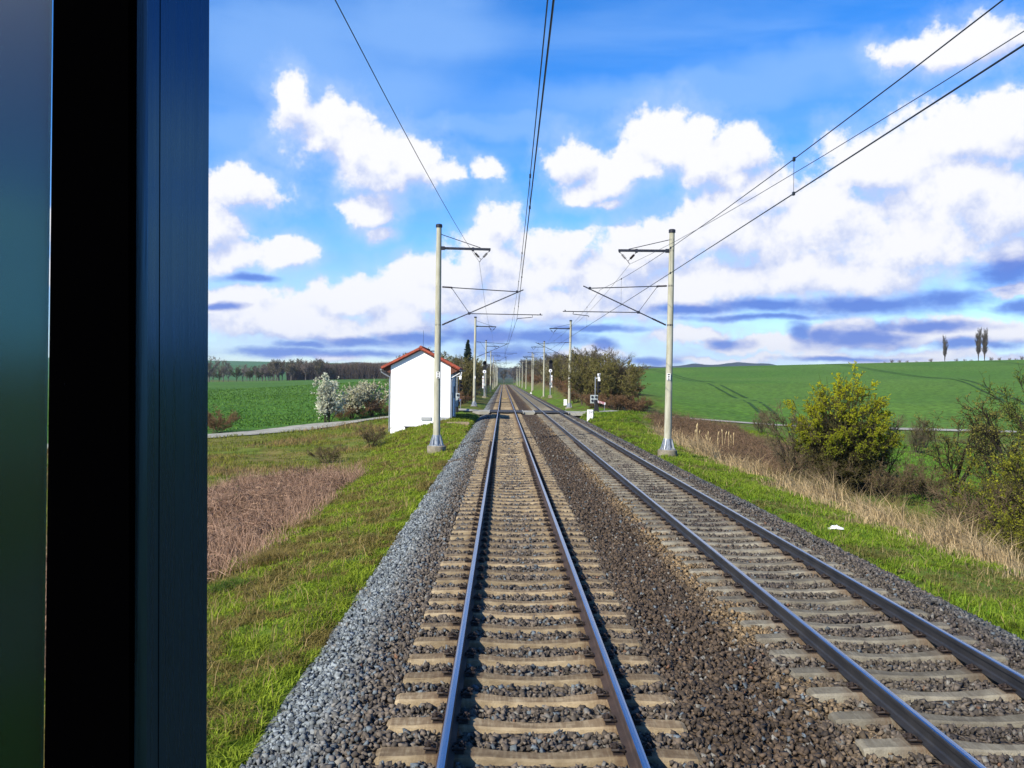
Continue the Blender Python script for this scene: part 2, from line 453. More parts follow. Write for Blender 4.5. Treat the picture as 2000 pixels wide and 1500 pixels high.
# value noise for colour zones and terrain (numpy)
_G = rng.random((64, 64))
def vnoise(x, y, s):
    x = np.asarray(x, float) / s + 1000; y = np.asarray(y, float) / s + 1000
    xi = np.floor(x).astype(int); yi = np.floor(y).astype(int)
    fx = x - xi; fy = y - yi
    fx = fx * fx * (3 - 2 * fx); fy = fy * fy * (3 - 2 * fy)
    g = lambda i, j: _G[i % 64, j % 64]
    return (g(xi, yi) * (1 - fx) + g(xi + 1, yi) * fx) * (1 - fy) + (g(xi, yi + 1) * (1 - fx) + g(xi + 1, yi + 1) * fx) * fy
def fbm(x, y, s, o=4):
    r = 0; a = .5; t = 0
    for k in range(o):
        r = r + a * vnoise(x + 17.3 * k, y - 9.1 * k, s); t += a; a *= .5; s *= .5
    return r / t

# ================================================================== terrain
TX = [-4000,-1500,-400,-170,-66,-30,-15,-11,-8,-6,-4,-2.55,-2.3,6.4,6.8,8,10,12,16,20,30,60,130,210,400,1500,4000]
TY = [-400, 45, 52, 61, 72, 80, 95, 130, 200, 350, 500, 700, 1500, 2600, 6000]
TT = [
 #  -4000 -1500 -400 -170  -66   -30   -15   -11   -8   -6   -4   -2.9 -2.6 | 6.4  6.8   8    10    12   16    20   30   60   130  210  400  1500 4000
 [ -2, -2, -2.1,-2.1,-2.1,-2.15,-2.15,-2.1,-1.8,-1.2,-.72,-.52,-.8,  -.8,-.52,-.62,-.95,-1.7,-2.0,-2.0,-1.9,-1.5, 0, 1.5, 6, 20, 40],
 [ -2, -2, -2.1,-2.1,-2.1,-2.15,-2.15,-2.1,-1.8,-1.2,-.72,-.52,-.8,  -.8,-.52,-.62,-.95,-1.7,-2.0,-2.0,-1.9,-1.5, 0, 1.5, 6, 20, 40],
 [ -2, -2, -2.1,-2.1,-2.1,-2.1,-2.05,-1.9,-1.55,-.9,-.35,-.42,-.8,  -.8,-.48,-.52,-.85,-1.5,-1.9,-1.9,-1.9,-1.5, 0, 1.5, 6, 20, 40],
 [ -2, -2, -2.1,-2.1,-2.1,-2.05,-1.8,-1.55,-1.12,-.66,-.08,-.3,-.8,  -.8,-.45,-.45,-.7,-1.3,-1.7,-1.8,-1.8,-1.5, .2, 2, 7, 20, 40],
 [ -2, -2, -2.1,-2.1,-2.1,-2.05,-1.7,-1.25,-.85,-.5,-.22,-.3,-.8,  -.8,-.35,-.1, .22, .05,-.7,-1.4,-1.75,-1.5, .3, 2.2, 7, 20, 40],
 [ -2, -2, -2.1,-2.1,-2.1,-2.0,-1.35,-.9,-.35,-.05,-.02,-.10,-.8,  -.8,-.10,-.12,-.35,-.75,-1.2,-1.5,-1.7,-1.5, .5, 2.5, 8, 20, 40],
 [ -2, -2, -2.1,-2.1,-2.1,-1.9,-1.2,-.8,-.4,-.3,-.3,-.4,-.8,  -.8,-.4,-.3, 0,-.3,-1.0,-1.3,-1.7,-1.3, 1.0, 3.2, 9, 20, 40],
 [ -2, -2, -2.1,-2.0,-1.5, 0, 1.6, 1.5, .8, .0,-.3,-.45,-.8,  -.8,-.4,-.2, .5, 1.0, 1.2, 1.0, 0, .2, 2.5, 5, 12, 20, 40],
 [ -2, -2, -2.1,-1.9,-.5, 2, 3.4, 2.8, 1.4, .3,-.3,-.45,-.8,  -.8,-.4, 0, 1.0, 2.0, 3.0, 3.0, 2.7, 3.2, 5, 8.2, 16, 30, 40],
 [ -2, -2, -1.8,-1.2, 1, 3, 4, 3, 1.5, .3,-.3,-.45,-.8,  -.8,-.4, 0, 1.0, 2.5, 4.5, 5, 6, 8.2, 10.7, 13.5, 21, 40, 60],
 [ -2, -1.5, -1.0,-.6, 2.6, 4, 4, 3, 1.5, .3,-.3,-.45,-.8,  -.8,-.4, 0, 1.0, 2.5, 5, 6, 7, 8.5, 10.5, 13, 20, 40, 60],
 [ 0, 0, 0, 1, 4, 5, 5, 4, 3, 2, 1.5, 1, 1,  1, 1, 1.5, 2, 3, 5, 6, 7, 8, 9, 11, 17, 40, 60],
 [ 30, 26, 22, 20, 14, 6, 4, 4, 3, 3, 3, 3, 3,  3, 3, 3, 3, 3, 4, 4, 4, 4, 4, 5, 10, 40, 60],
 [ 60, 52, 45, 40, 30, 14, 8, 8, 8, 8, 8, 8, 8,  8, 8, 8, 8, 8, 8, 8, 8, 8, 8, 8, 12, 40, 60],
 [ 60, 60, 50, 45, 30, 14, 8, 8, 8, 8, 8, 8, 8,  8, 8, 8, 8, 8, 8, 8, 8, 8, 8, 8, 12, 40, 60]]
TX = np.array(TX, float); TY = np.array(TY, float); TT = np.array(TT, float)
def gz(x, y):
    x = np.atleast_1d(np.asarray(x, float)); y = np.atleast_1d(np.asarray(y, float))
    x, y = np.broadcast_arrays(x, y)
    i = np.clip(np.searchsorted(TX, x) - 1, 0, len(TX) - 2); j = np.clip(np.searchsorted(TY, y) - 1, 0, len(TY) - 2)
    fx = np.clip((x - TX[i]) / (TX[i + 1] - TX[i]), 0, 1); fy = np.clip((y - TY[j]) / (TY[j + 1] - TY[j]), 0, 1)
    fy = fy * fy * (3 - 2 * fy)
    return (TT[j, i] * (1 - fx) + TT[j, i + 1] * fx) * (1 - fy) + (TT[j + 1, i] * (1 - fx) + TT[j + 1, i + 1] * fx) * fy
def gz1(x, y): return float(gz(x, y)[0])

ROAD_L = [(-2.4, 79.0), (-6, 81.0), (-11, 82.6), (-16.3, 77.8), (-23, 68), (-34, 54), (-50, 34), (-75, 5)]
ROAD_R = [(6.6, 79.0), (10, 82.5), (17.4, 96), (29.6, 90.5), (40, 85), (70, 72), (130, 50)]
def catmull(P, n=14):
    P = [Vector((*p, 0)) for p in P]; out = []
    for i in range(len(P) - 1):
        a = P[max(i - 1, 0)]; b = P[i]; c = P[i + 1]; d = P[min(i + 2, len(P) - 1)]
        for k in range(n):
            t = k / n
            out.append(.5 * ((2 * b) + (c - a) * t + (2 * a - 5 * b + 4 * c - d) * t * t + (3 * b - a - 3 * c + d) * t ** 3))
    out.append(P[-1]); return out
RL = catmull(ROAD_L); RR = catmull(ROAD_R)
RALL = np.array([(p.x, p.y) for p in RL + RR])
def road_dist(x, y):
    d = np.full(x.shape, 1e9)
    for (a, b) in RALL:
        d = np.minimum(d, (x - a) ** 2 + (y - b) ** 2)
    return np.sqrt(d)

xs = np.concatenate([-np.geomspace(45, 4000, 34)[::-1], np.arange(-44.5, 60, .5), np.geomspace(60.5, 4000, 34)])
ys = np.concatenate([np.arange(-60, 0, 4), np.arange(0, 132, .6), np.geomspace(132.5, 6000, 90)])
X, Y = np.meshgrid(xs, ys)
Z = gz(X, Y).reshape(X.shape)
off_track = np.clip((np.abs(X - 2.0) - 5.0) / 3, 0, 1)
RD = road_dist(X.ravel(), Y.ravel()).reshape(X.shape)
rough = (fbm(X, Y, 3.0, 3) - .5) * .28 * off_track * np.clip((RD - 3) / 3, 0, 1) * (Y < 200)
Z = Z + rough + (fbm(X, Y, 260.0, 3) - .5) * 3.0 * np.clip((Y - 500) / 400, 0, 1)

def lerp(a, b, f): return np.asarray(a) * (1 - f[..., None]) + np.asarray(b) * f[..., None]
def zone_color(X, Y):
    n = fbm(X, Y, 6.0, 4); n2 = fbm(X + 50, Y, 1.4, 3); n3 = fbm(X, Y - 70, 25, 3)
    st = lambda a, lo, hi: np.clip((a - lo) / (hi - lo), 0, 1)
    grassL = lerp((.11, .18, .014), (.16, .14, .035), st(n2 * .5 + n * .5, .40, .62))
    grassR = lerp((.10, .18, .015), (.12, .12, .03), st(n2 * .5 + n * .5, .47, .66))
    c = lerp(np.zeros(3), np.ones(3), np.zeros(X.shape))
    c = np.where((X < 2)[..., None], grassL, grassR)
    # left lower ground: weeds and dry tufts
    weeds = lerp((.19, .155, .045), (.12, .165, .02), st(n * .5 + n2 * .5, .4, .6))
    f = st(-X, 7.5, 10) * st(-Y, -75, -60)
    c = lerp(0, 0, np.zeros(X.shape)) + c * (1 - f[..., None]) + weeds * f[..., None]
    # bare brown under the bramble thicket
    f = st(-X, 5.8, 6.8) * st(X, -13, -11) * st(-Y, -44, -40)
    c = c * (1 - f[..., None]) + np.array((.10, .06, .035)) * f[..., None]
    # reeds, ditch and brambles on the right
    f = st(X, 8.6, 9.6) * st(-X, -13, -11.5) * st(-Y, -75, -60)
    c = c * (1 - f[..., None]) + lerp((.20, .16, .06), (.10, .17, .02), st(n2, .45, .6)) * f[..., None]
    f = st(X, 12, 13) * st(-X, -19, -17) * st(Y, 40, 46) * st(-Y, -75, -66)
    c = c * (1 - f[..., None]) + np.array((.10, .065, .035)) * f[..., None]
    f = st(X, 13, 15) * st(-Y, -75, -70) * st(-(Y - 40), -4, 0)
    c = c * (1 - f[..., None]) + lerp((.07, .17, .015), (.09, .12, .02), st(n, .45, .65)) * f[..., None]
    # crop fields
    green = lerp((.064, .158, .020), (.084, .178, .026), st(n3, .35, .65))
    green = green * (0.86 + .28 * fbm(X * .25, Y, 2.2, 3))[..., None]
    f = st(-X, 10, 14) * st(Y - np.interp(X, [-75, -50, -34, -23, -16.3, -11], [9, 38, 58, 72, 82, 87]), 0, 1.2)
    f = np.maximum(f * (Y < 540), 0)
    c = c * (1 - f[..., None]) + green * f[..., None]
    yr = np.interp(X, [17.4, 29.6, 40, 70, 130], [99, 93.5, 88, 75, 53])
    f = st(X, 19, 24) * st(Y - yr, 0, 1.5)
    c = c * (1 - f[..., None]) + (green * np.array((1.15, 1.08, 1.0))) * f[..., None]
    # brown cutting banks beyond the crossing
    f = st(np.abs(X - 2), 6.5, 9) * st(-np.abs(X - 2), -np.interp(Y, [110, 220], [14, 26]), -np.interp(Y, [110, 220], [12, 21])) * st(Y, 96, 106) * st(-Y, -560, -540)
    bank = lerp((.15, .10, .05), (.12, .12, .03), st(n, .4, .6))
    c = c * (1 - f[..., None]) + bank * f[..., None]
    f = st(Y, 560, 640) * st(-np.abs(X), -900, -300)
    c = c * (1 - f[..., None]) + np.array((.05, .075, .03)) * f[..., None]
    f = st(Y, 560, 640) * (X < -60)
    c = c * (1 - f[..., None]) + np.array((.06, .16, .04)) * f[..., None]
    return c
CG = zone_color(X, Y)
ny, nx = X.shape
idx = np.arange(ny * nx).reshape(ny, nx)
quads = np.stack([idx[:-1, :-1], idx[:-1, 1:], idx[1:, 1:], idx[1:, :-1]], -1).reshape(-1, 4)
gr = npmesh('ground', np.stack([X, Y, Z], -1).reshape(-1, 3), [quads], M['ground'], col=CG.reshape(-1, 3), smooth=True)
tag(gr, kind='structure')
def ground_noise_z(x, y):
    x = np.asarray(x, float); y = np.asarray(y, float)
    o = np.clip((np.abs(x - 2.0) - 5.0) / 3, 0, 1)
    return gz(x, y) + (fbm(x, y, 3.0, 3) - .5) * .28 * o * (y < 200)

# distant hills
def ridge(name, pts, Yd, depth, c1, c2):
    mb_x = np.linspace(pts[0][0], pts[-1][0], 160)
    h = np.interp(mb_x, [p[0] for p in pts], [p[1] for p in pts])
    h = h + (fbm(mb_x, mb_x * 0, 60, 4) - .5) * 10 * (h > 6)
    V = []; cols = []
    prof = [(-1, 0), (-.6, .35), (-.3, .75), (0, 1), (.5, .7), (1, 0)]
    for (u, k) in prof:
        V.append(np.stack([mb_x, np.full(160, Yd + u * depth) + (fbm(mb_x, mb_x * 0 + u * 90, 120, 2) - .5) * 60, h * k - (5 if k == 0 else 0)], -1))
        f = fbm(mb_x, mb_x * 0 + 40 * u, 90, 4)
        cols.append(lerp(c1, c2, np.clip((f - .4) / .2, 0, 1)))
    V = np.concatenate(V); cols = np.concatenate(cols)
    n = 160; q = []
    I = np.arange(len(prof) * n).reshape(len(prof), n)
    q = np.stack([I[:-1, :-1], I[:-1, 1:], I[1:, 1:], I[1:, :-1]], -1).reshape(-1, 4)
    o = npmesh(name, V, [q], M['ground'], col=cols, smooth=True)
    return tag(o, kind='structure')
ridge('hills', [(250, 0), (420, 50), (520, 60), (640, 64), (740, 72), (830, 70), (900, 80), (1020, 77), (1080, 63), (1150, 62), (1400, 62), (1800, 70), (2600, 40)], 3300, 420, (.03, .045, .03), (.02, .03, .022))
ridge('hills', [(-1600, 30), (-1100, 34), (-850, 38), (-700, 34), (-520, 38), (-360, 46), (-290, 50), (-200, 42), (0, 36), (200, 30), (420, 20)], 2400, 380, (.035, .05, .032), (.02, .03, .02))

# ================================================================== ballast
bx = np.array([-2.85, -2.58, -1.8, -1.45, 1.35, 2.0, 2.65, 5.35, 5.8, 6.55, 6.9])
bzv = np.array([-.9, -.55, -.24, -.222, -.222, -.25, -.222, -.222, -.24, -.55, -.9])
def bz(x): return np.interp(x, bx, bzv)
def ballast_color(x, y):
    n = fbm(x, y, 1.2, 3); x = np.asarray(x)
    st = lambda a, lo, hi: np.clip((a - lo) / (hi - lo), 0, 1)
    fresh = np.array((.19, .215, .225)); brown = np.array((.078, .054, .034)); mid = np.array((.118, .096, .074)); tan = np.array((.20, .138, .07))
    c = lerp(mid, mid, np.zeros(x.shape))
    f = st(-x, 1.55, 2.1); c = c * (1 - f[..., None]) + lerp(fresh, mid * .9, st(n, .55, .75) * st(-x, -2.3, -1.6)) * f[..., None]
    f = st(x, .95, 1.5) * st(-x, -2.75, -2.4); c = c * (1 - f[..., None]) + brown * f[..., None]
    f = st(x, 2.3, 2.6) * st(-x, -3.1, -2.8) * st(n, .35, .6); c = c * (1 - f[..., None]) + tan * f[..., None]
    f = st(x, 3.0, 3.3); c = c * (1 - f[..., None]) + lerp((.105, .088, .068), (.085, .07, .058), st(n, .4, .6)) * f[..., None]
    f = st(x, 5.5, 6.0); c = c * (1 - f[..., None]) + lerp((.13, .11, .095), (.115, .12, .115), st(n, .4, .6)) * f[..., None]
    return c
xb = np.unique(np.concatenate([bx, np.arange(-3, 6.9, .2)])); yb = np.concatenate([np.arange(-6, 90, .4), np.geomspace(90.5, 560, 120)])
XB, YB = np.meshgrid(xb, yb)
ZB = bz(XB) - .02 + (fbm(XB, YB, .7, 2) - .5) * .05
I = np.arange(XB.size).reshape(XB.shape)
q = np.stack([I[:-1, :-1], I[:-1, 1:], I[1:, 1:], I[1:, :-1]], -1).reshape(-1, 4)
tag(npmesh('ballast_bed', np.stack([XB, YB, ZB], -1).reshape(-1, 3), [q], M['bed'], col=(ballast_color(XB, YB) * .8).reshape(-1, 3), smooth=True), kind='structure')

SP = 0.6
Y0L, Y0R = 6.96, 7.20
def on_sleeper(x, y, y0, xc):
    u = (y - y0 + SP / 2) % SP - SP / 2
    return (np.abs(x - xc) < 1.32) & (np.abs(u) < .135)
def stones(n, y0, y1, smin, smax, xmin=-2.5, xmax=6.65):
    x = rng.uniform(xmin, xmax, n); y = rng.uniform(y0, y1, n)
    ok = ~(on_sleeper(x, y, Y0L, 0) | on_sleeper(x, y, Y0R, 4.0))
    for xr in (-.7525, .7525, 3.2475, 4.7525): ok &= np.abs(x - xr) > .085
    ok &= ~((np.abs(y - 79) < 2.6))
    x = x[ok]; y = y[ok]; n = len(x)
    s = rng.uniform(smin, smax, n)
    z = bz(x) + rng.uniform(-.018, .022, n) + (fbm(x, y, .7, 2) - .5) * .05
    inb = (np.abs(x) < .65) | (np.abs(x - 4) < .65)
    z = z - inb * .012
    base = np.array([[i, j, k] for k in (-1, 1) for j in (-1, 1) for i in (-1, 1)], float)
    P = base[None] * (0.18 + .92 * rng.random((n, 8, 3))) * (s[:, None, None] * .60) * rng.uniform(.45, 1.15, (n, 1, 3))
    qn = rng.normal(size=(n, 4)); qn /= np.linalg.norm(qn, axis=1, keepdims=True)
    w, a, b, c = qn.T
    Rm = np.stack([1 - 2 * (b * b + c * c), 2 * (a * b - c * w), 2 * (a * c + b * w), 2 * (a * b + c * w), 1 - 2 * (a * a + c * c), 2 * (b * c - a * w),
                   2 * (a * c - b * w), 2 * (b * c + a * w), 1 - 2 * (a * a + b * b)], -1).reshape(n, 3, 3)
    P = np.einsum('nij,nkj->nki', Rm, P) + np.stack([x, y, z], -1)[:, None]
    fc = np.array([[0, 2, 3, 1], [4, 5, 7, 6], [0, 1, 5, 4], [1, 3, 7, 5], [3, 2, 6, 7], [2, 0, 4, 6]])
    Fq = (fc[None] + 8 * np.arange(n)[:, None, None]).reshape(-1, 4)
    col = ballast_color(x, y) * rng.uniform(.4, 1.6, (n, 1))
    pale = rng.random(n) < .05
    col[pale] = np.array((.20, .19, .165)) * rng.uniform(.7, 1.2, (pale.sum(), 1))
    blu = rng.random(n) < np.where(x < -1.5, .20, np.where(x < .7, .10, .02)); col[blu] = np.array((.125, .15, .165)) * rng.uniform(.6, 1.3, (blu.sum(), 1))
    ora = rng.random(n) < .003; col[ora] = np.array((.17, .09, .05))
    return P.reshape(-1, 3), Fq, np.repeat(col, 8, 0)
Vs = []; Fq = []; Cs = []; b0 = 0
for args in ((62000, 5.2, 16, .034, .066), (42000, 16, 32, .042, .07), (30000, 32, 70, .055, .085)):
    v, fq, cc = stones(*args); Vs.append(v); Fq.append(fq + b0); Cs.append(cc); b0 += len(v)
tag(npmesh('ballast_gravel', np.concatenate(Vs), [np.concatenate(Fq)], M['stone'], col=np.concatenate(Cs)),
    'loose angular ballast stones around the sleepers of both tracks', 'gravel', kind='stuff')

# ================================================================== track
def sleeper_mesh(name, mat, seed):
    r = random.Random(seed)
    sec = [(-1.31, -.20, .085, .15), (-1.27, -.182, .095, .16), (-1.05, -.176, .098, .16), (-.95, -.170, .098, .16), (-.58, -.170, .098, .16), (-.42, -.186, .086, .148),
           (-.22, -.202, .074, .13), (0, -.207, .070, .125)]
    sec = sec + [(-x, z, a, b) for x, z, a, b in reversed(sec[:-1])]
    vs = []; fs = []
    for x, z, a, b in sec:
        j = lambda: r.uniform(-.003, .003)
        vs += [(x, -b, -.38), (x, -a - .012 + j(), z - .016 + j()), (x, -a + .01 + j(), z + j()), (x, a - .01 + j(), z + j()), (x, a + .012 + j(), z - .016 + j()), (x, b, -.38)]
    n = 6
    for i in range(len(sec) - 1):
        for k in range(n - 1):
            fs.append((i * n + k, i * n + k + 1, (i + 1) * n + k + 1, (i + 1) * n + k))
    fs.append(tuple(range(n))[::-1]); fs.append(tuple(range((len(sec) - 1) * n, len(sec) * n)))
    me = bpy.data.meshes.new(name); me.from_pydata(vs, [], fs); me.materials.append(mat); me.update()
    import bmesh
    bm = bmesh.new(); bm.from_mesh(me); bmesh.ops.recalc_face_normals(bm, faces=bm.faces); bm.to_mesh(me); bm.free()
    return me
def clip_mesh():
    mb = MB()
    mb.box((0, 0, -.163), (.085, .13, .02)); mb.box((.012, 0, -.145), (.05, .075, .03))
    mb.tube([(.02, 0, -.16), (.02, 0, -.088)], .014, 6); mb.tube([(.02, 0, -.122), (.02, 0, -.104)], .024, 6)
    for s in (-1, 1):
        mb.tube([(.045, s * .02, -.14), (.05, s * .055, -.128), (.0, s * .068, -.12), (-.045, s * .055, -.135), (-.05, s * .02, -.142)], .011, 5)
    o = mb.build('rail_clip', M['clip']); me = o.data; bpy.data.objects.remove(o); return me
CLIP = clip_mesh()
tan_m = [sleeper_mesh('sleeper', M['sleeper_tan'], k) for k in range(4)]
grey_m = [sleeper_mesh('sleeper', M['sleeper_grey'], k + 9) for k in range(4)]
NIND = 150
def lay_sleepers(xc, y0, meshes, label, group, matname):
    k0 = -2
    for k in range(NIND):
        o = bpy.data.objects.new('sleeper', meshes[k % 4]); C.objects.link(o)
        o.location = (xc + random.uniform(-.012, .012), y0 + (k + k0) * SP + random.uniform(-.012, .012), random.uniform(-.003, .003))
        o.rotation_euler = (0, 0, random.uniform(-.006, .006) + (math.pi if k % 3 == 0 else 0))
        tag(o, label, 'sleeper', group)
        if k < 60:
            for xr in (-.7525, .7525):
                for s in (-1, 1):
                    c = bpy.data.objects.new('rail_clip', CLIP); C.objects.link(c); c.parent = o
                    c.location = (xr + s * .112, 0, -.005); c.rotation_euler = (0, 0, 0 if s > 0 else math.pi)
    # the rest, a few pixels high each, as one mass
    mb = MB(); y = y0 + (NIND + k0) * SP
    while y < 520:
        if not 76.6 < y < 81.4: mb.box((xc, y, -.28), (2.6, .23, .19))
        y += SP
    o = mb.build('distant_sleepers', matname)
    tag(o, label.replace('concrete sleeper', 'distant concrete sleepers'), 'sleepers', None, 'stuff')
lay_sleepers(0.0, Y0L, tan_m, 'tan concrete sleeper under the rails of the left track', 'tan concrete sleepers of the left track', M['sleeper_tan'])
lay_sleepers(4.0, Y0R, grey_m, 'grey brown concrete sleeper under the rails of the right track', 'grey brown concrete sleepers of the right track', M['sleeper_grey'])

RP = [(-.0675, -.168), (-.0675, -.157), (-.02, -.145), (-.009, -.128), (-.009, -.055), (-.034, -.044), (-.0355, -.013), (-.028, -.003), (-.012, 0), (.012, 0), (.028, -.003),
      (.0355, -.013), (.034, -.044), (.009, -.055), (.009, -.128), (.02, -.145), (.0675, -.157), (.0675, -.168)]
def rail(x, side_mat, label, tilt):
    vs = []; fs = []; mi = []
    ys = [-5, 520]
    n = len(RP)
    for y in ys: vs += [(x + a - b * tilt, y, b) for a, b in RP]
    for k in range(n):
        fs.append((k, (k + 1) % n, n + (k + 1) % n, n + k)); mi.append(1 if 6 < k < 10 else 0)
    fs += [tuple(range(n))[::-1], tuple(range(n, 2 * n))]; mi += [0, 0]
    me = bpy.data.meshes.new('rail'); me.from_pydata(vs, [], fs); me.materials.append(side_mat); me.materials.append(M['railtop'])
    me.polygons.foreach_set('material_index', mi); me.update()
    import bmesh
    bm = bmesh.new(); bm.from_mesh(me); bmesh.ops.recalc_face_normals(bm, faces=bm.faces); bm.to_mesh(me); bm.free()
    o = bpy.data.objects.new('rail', me); C.objects.link(o)
    tag(o, label, 'rail', 'steel rails of the two tracks')
rail(-.7525, M['railside'], 'polished steel rail on the left edge of the left track', .025)
rail(.7525, M['railside'], 'polished steel rail with rusty brown web on the right of the left track', -.025)
rail(3.2475, M['railgrey'], 'steel rail with grey web on the left of the right track', .025)
rail(4.7525, M['railgrey'], 'dark steel rail on the far right edge of the right track', -.025)

# ------------------------------------------------------------------ road and crossing
def road(name, pts, w, mat, lift=.05):
    V = []; n = len(pts)
    for i, p in enumerate(pts):
        d = (pts[min(i + 1, n - 1)] - pts[max(i - 1, 0)]).normalized(); s = Vector((d.y, -d.x, 0))
        for u in (-1, -.5, 0, .5, 1):
            ww = w * (1 + .06 * math.sin(i * 1.7 + u))
            q_ = p + s * (u * ww / 2)
            V.append((q_.x, q_.y, gz1(q_.x, q_.y) + lift + .03 * (1 - u * u)))
    I = np.arange(n * 5).reshape(n, 5)
    q = np.stack([I[:-1, :-1], I[:-1, 1:], I[1:, 1:], I[1:, :-1]], -1).reshape(-1, 4)
    o = npmesh(name, V, [q], mat, smooth=True); tag(o, kind='structure')
road('road', RL, 4.0, M['roadpale'], .07)
road('road', RR, 3.6, M['roadpale'], .07)
def tram(pts, w, off):
    P_ = catmull(pts, 10)
    V = []
    for i, p in enumerate(P_):
        d_ = (P_[min(i + 1, len(P_) - 1)] - P_[max(i - 1, 0)]).normalized(); s_ = Vector((d_.y, -d_.x, 0))
        for u in (-1, 1):
            q__ = p + s_ * (off + u * w / 2); V.append((q__.x, q__.y, gz1(q__.x, q__.y) + .05))
    I = np.arange(len(V)).reshape(-1, 2); q = np.stack([I[:-1, 0], I[:-1, 1], I[1:, 1], I[1:, 0]], -1)
    tag(npmesh('wheel_track', V, [q], M['ground'], col=np.array((.035, .085, .02)) * np.ones((len(V), 1))), kind='structure')
for pts in ([(33, 108), (40, 150), (48, 220), (53, 290), (55, 345)], [(60, 98), (85, 150), (108, 220), (128, 345)], [(82, 88), (122, 150), (160, 240), (186, 345)], [(115, 88), (165, 150), (212, 240), (245, 345)]):
    for off in (-.9, .9): tram(pts, .5, off)
mb = MB(); mb.box((2.0, 79, -.18), (.9, 4.2, .26)); mb.box((-2.3, 79, -.17), (1.45, 4.2, .26)); mb.box((6.3, 79, -.18), (1.45, 4.2, .26))
tag(mb.build('road', M['roadpale']), kind='structure')
def panel(x0, x1, label, name='crossing_deck'):
    e = empty(name, ((x0 + x1) / 2, 79, -.02), 0, label, 'crossing deck', 'rubber panels of the level crossing')
    w = x1 - x0
    mb = MB(); mb.box((0, 0, -.045), (w, 4.4, .09)); mb.build('slab', M['rubber'], e, bevel=.015)
    mb = MB()
    for k in range(4): mb.box((0, -1.9 + k * 1.27, -.155), (w * .86, .2, .13))
    mb.build('bearer', M['dark'], e)
for tn, xc in (('left', 0.0), ('right', 4.0)):
    panel(xc - 1.45, xc - .80, f'dark rubber crossing panel outside the left rail of the {tn} track')
    panel(xc - .68, xc + .68, f'wide dark rubber crossing panel between the rails of the {tn} track')
    panel(xc + .80, xc + 1.45, f'dark rubber crossing panel outside the right rail of the {tn} track')
for x, lab in ((-1.53, 'pale edge beam at the left end of the crossing deck'), (1.5, 'pale edge beam right of the left track crossing deck'),
               (2.5, 'pale edge beam left of the right track crossing deck'), (5.53, 'pale edge beam at the right end of the crossing deck')):
    mb = MB(); mb.box((x, 79, -.085), (.08, 4.5, .17)); o = mb.build('edge_beam', M['steelpale'], bevel=.015)
    tag(o, lab, 'edge beam', 'edge beams of the crossing')
e = empty('track_balise', (0, 134, -.17), 0, 'small yellow track balise between the rails beyond the crossing', 'balise')
mb = MB(); mb.box((0, 0, .05), (.55, .45, .07)); mb.build('housing', M['yellow'], e, bevel=.02)
mb = MB(); mb.box((0, 0, 0), (1.1, .16, .04)); mb.build('mounting_bar', M['darksteel'], e)

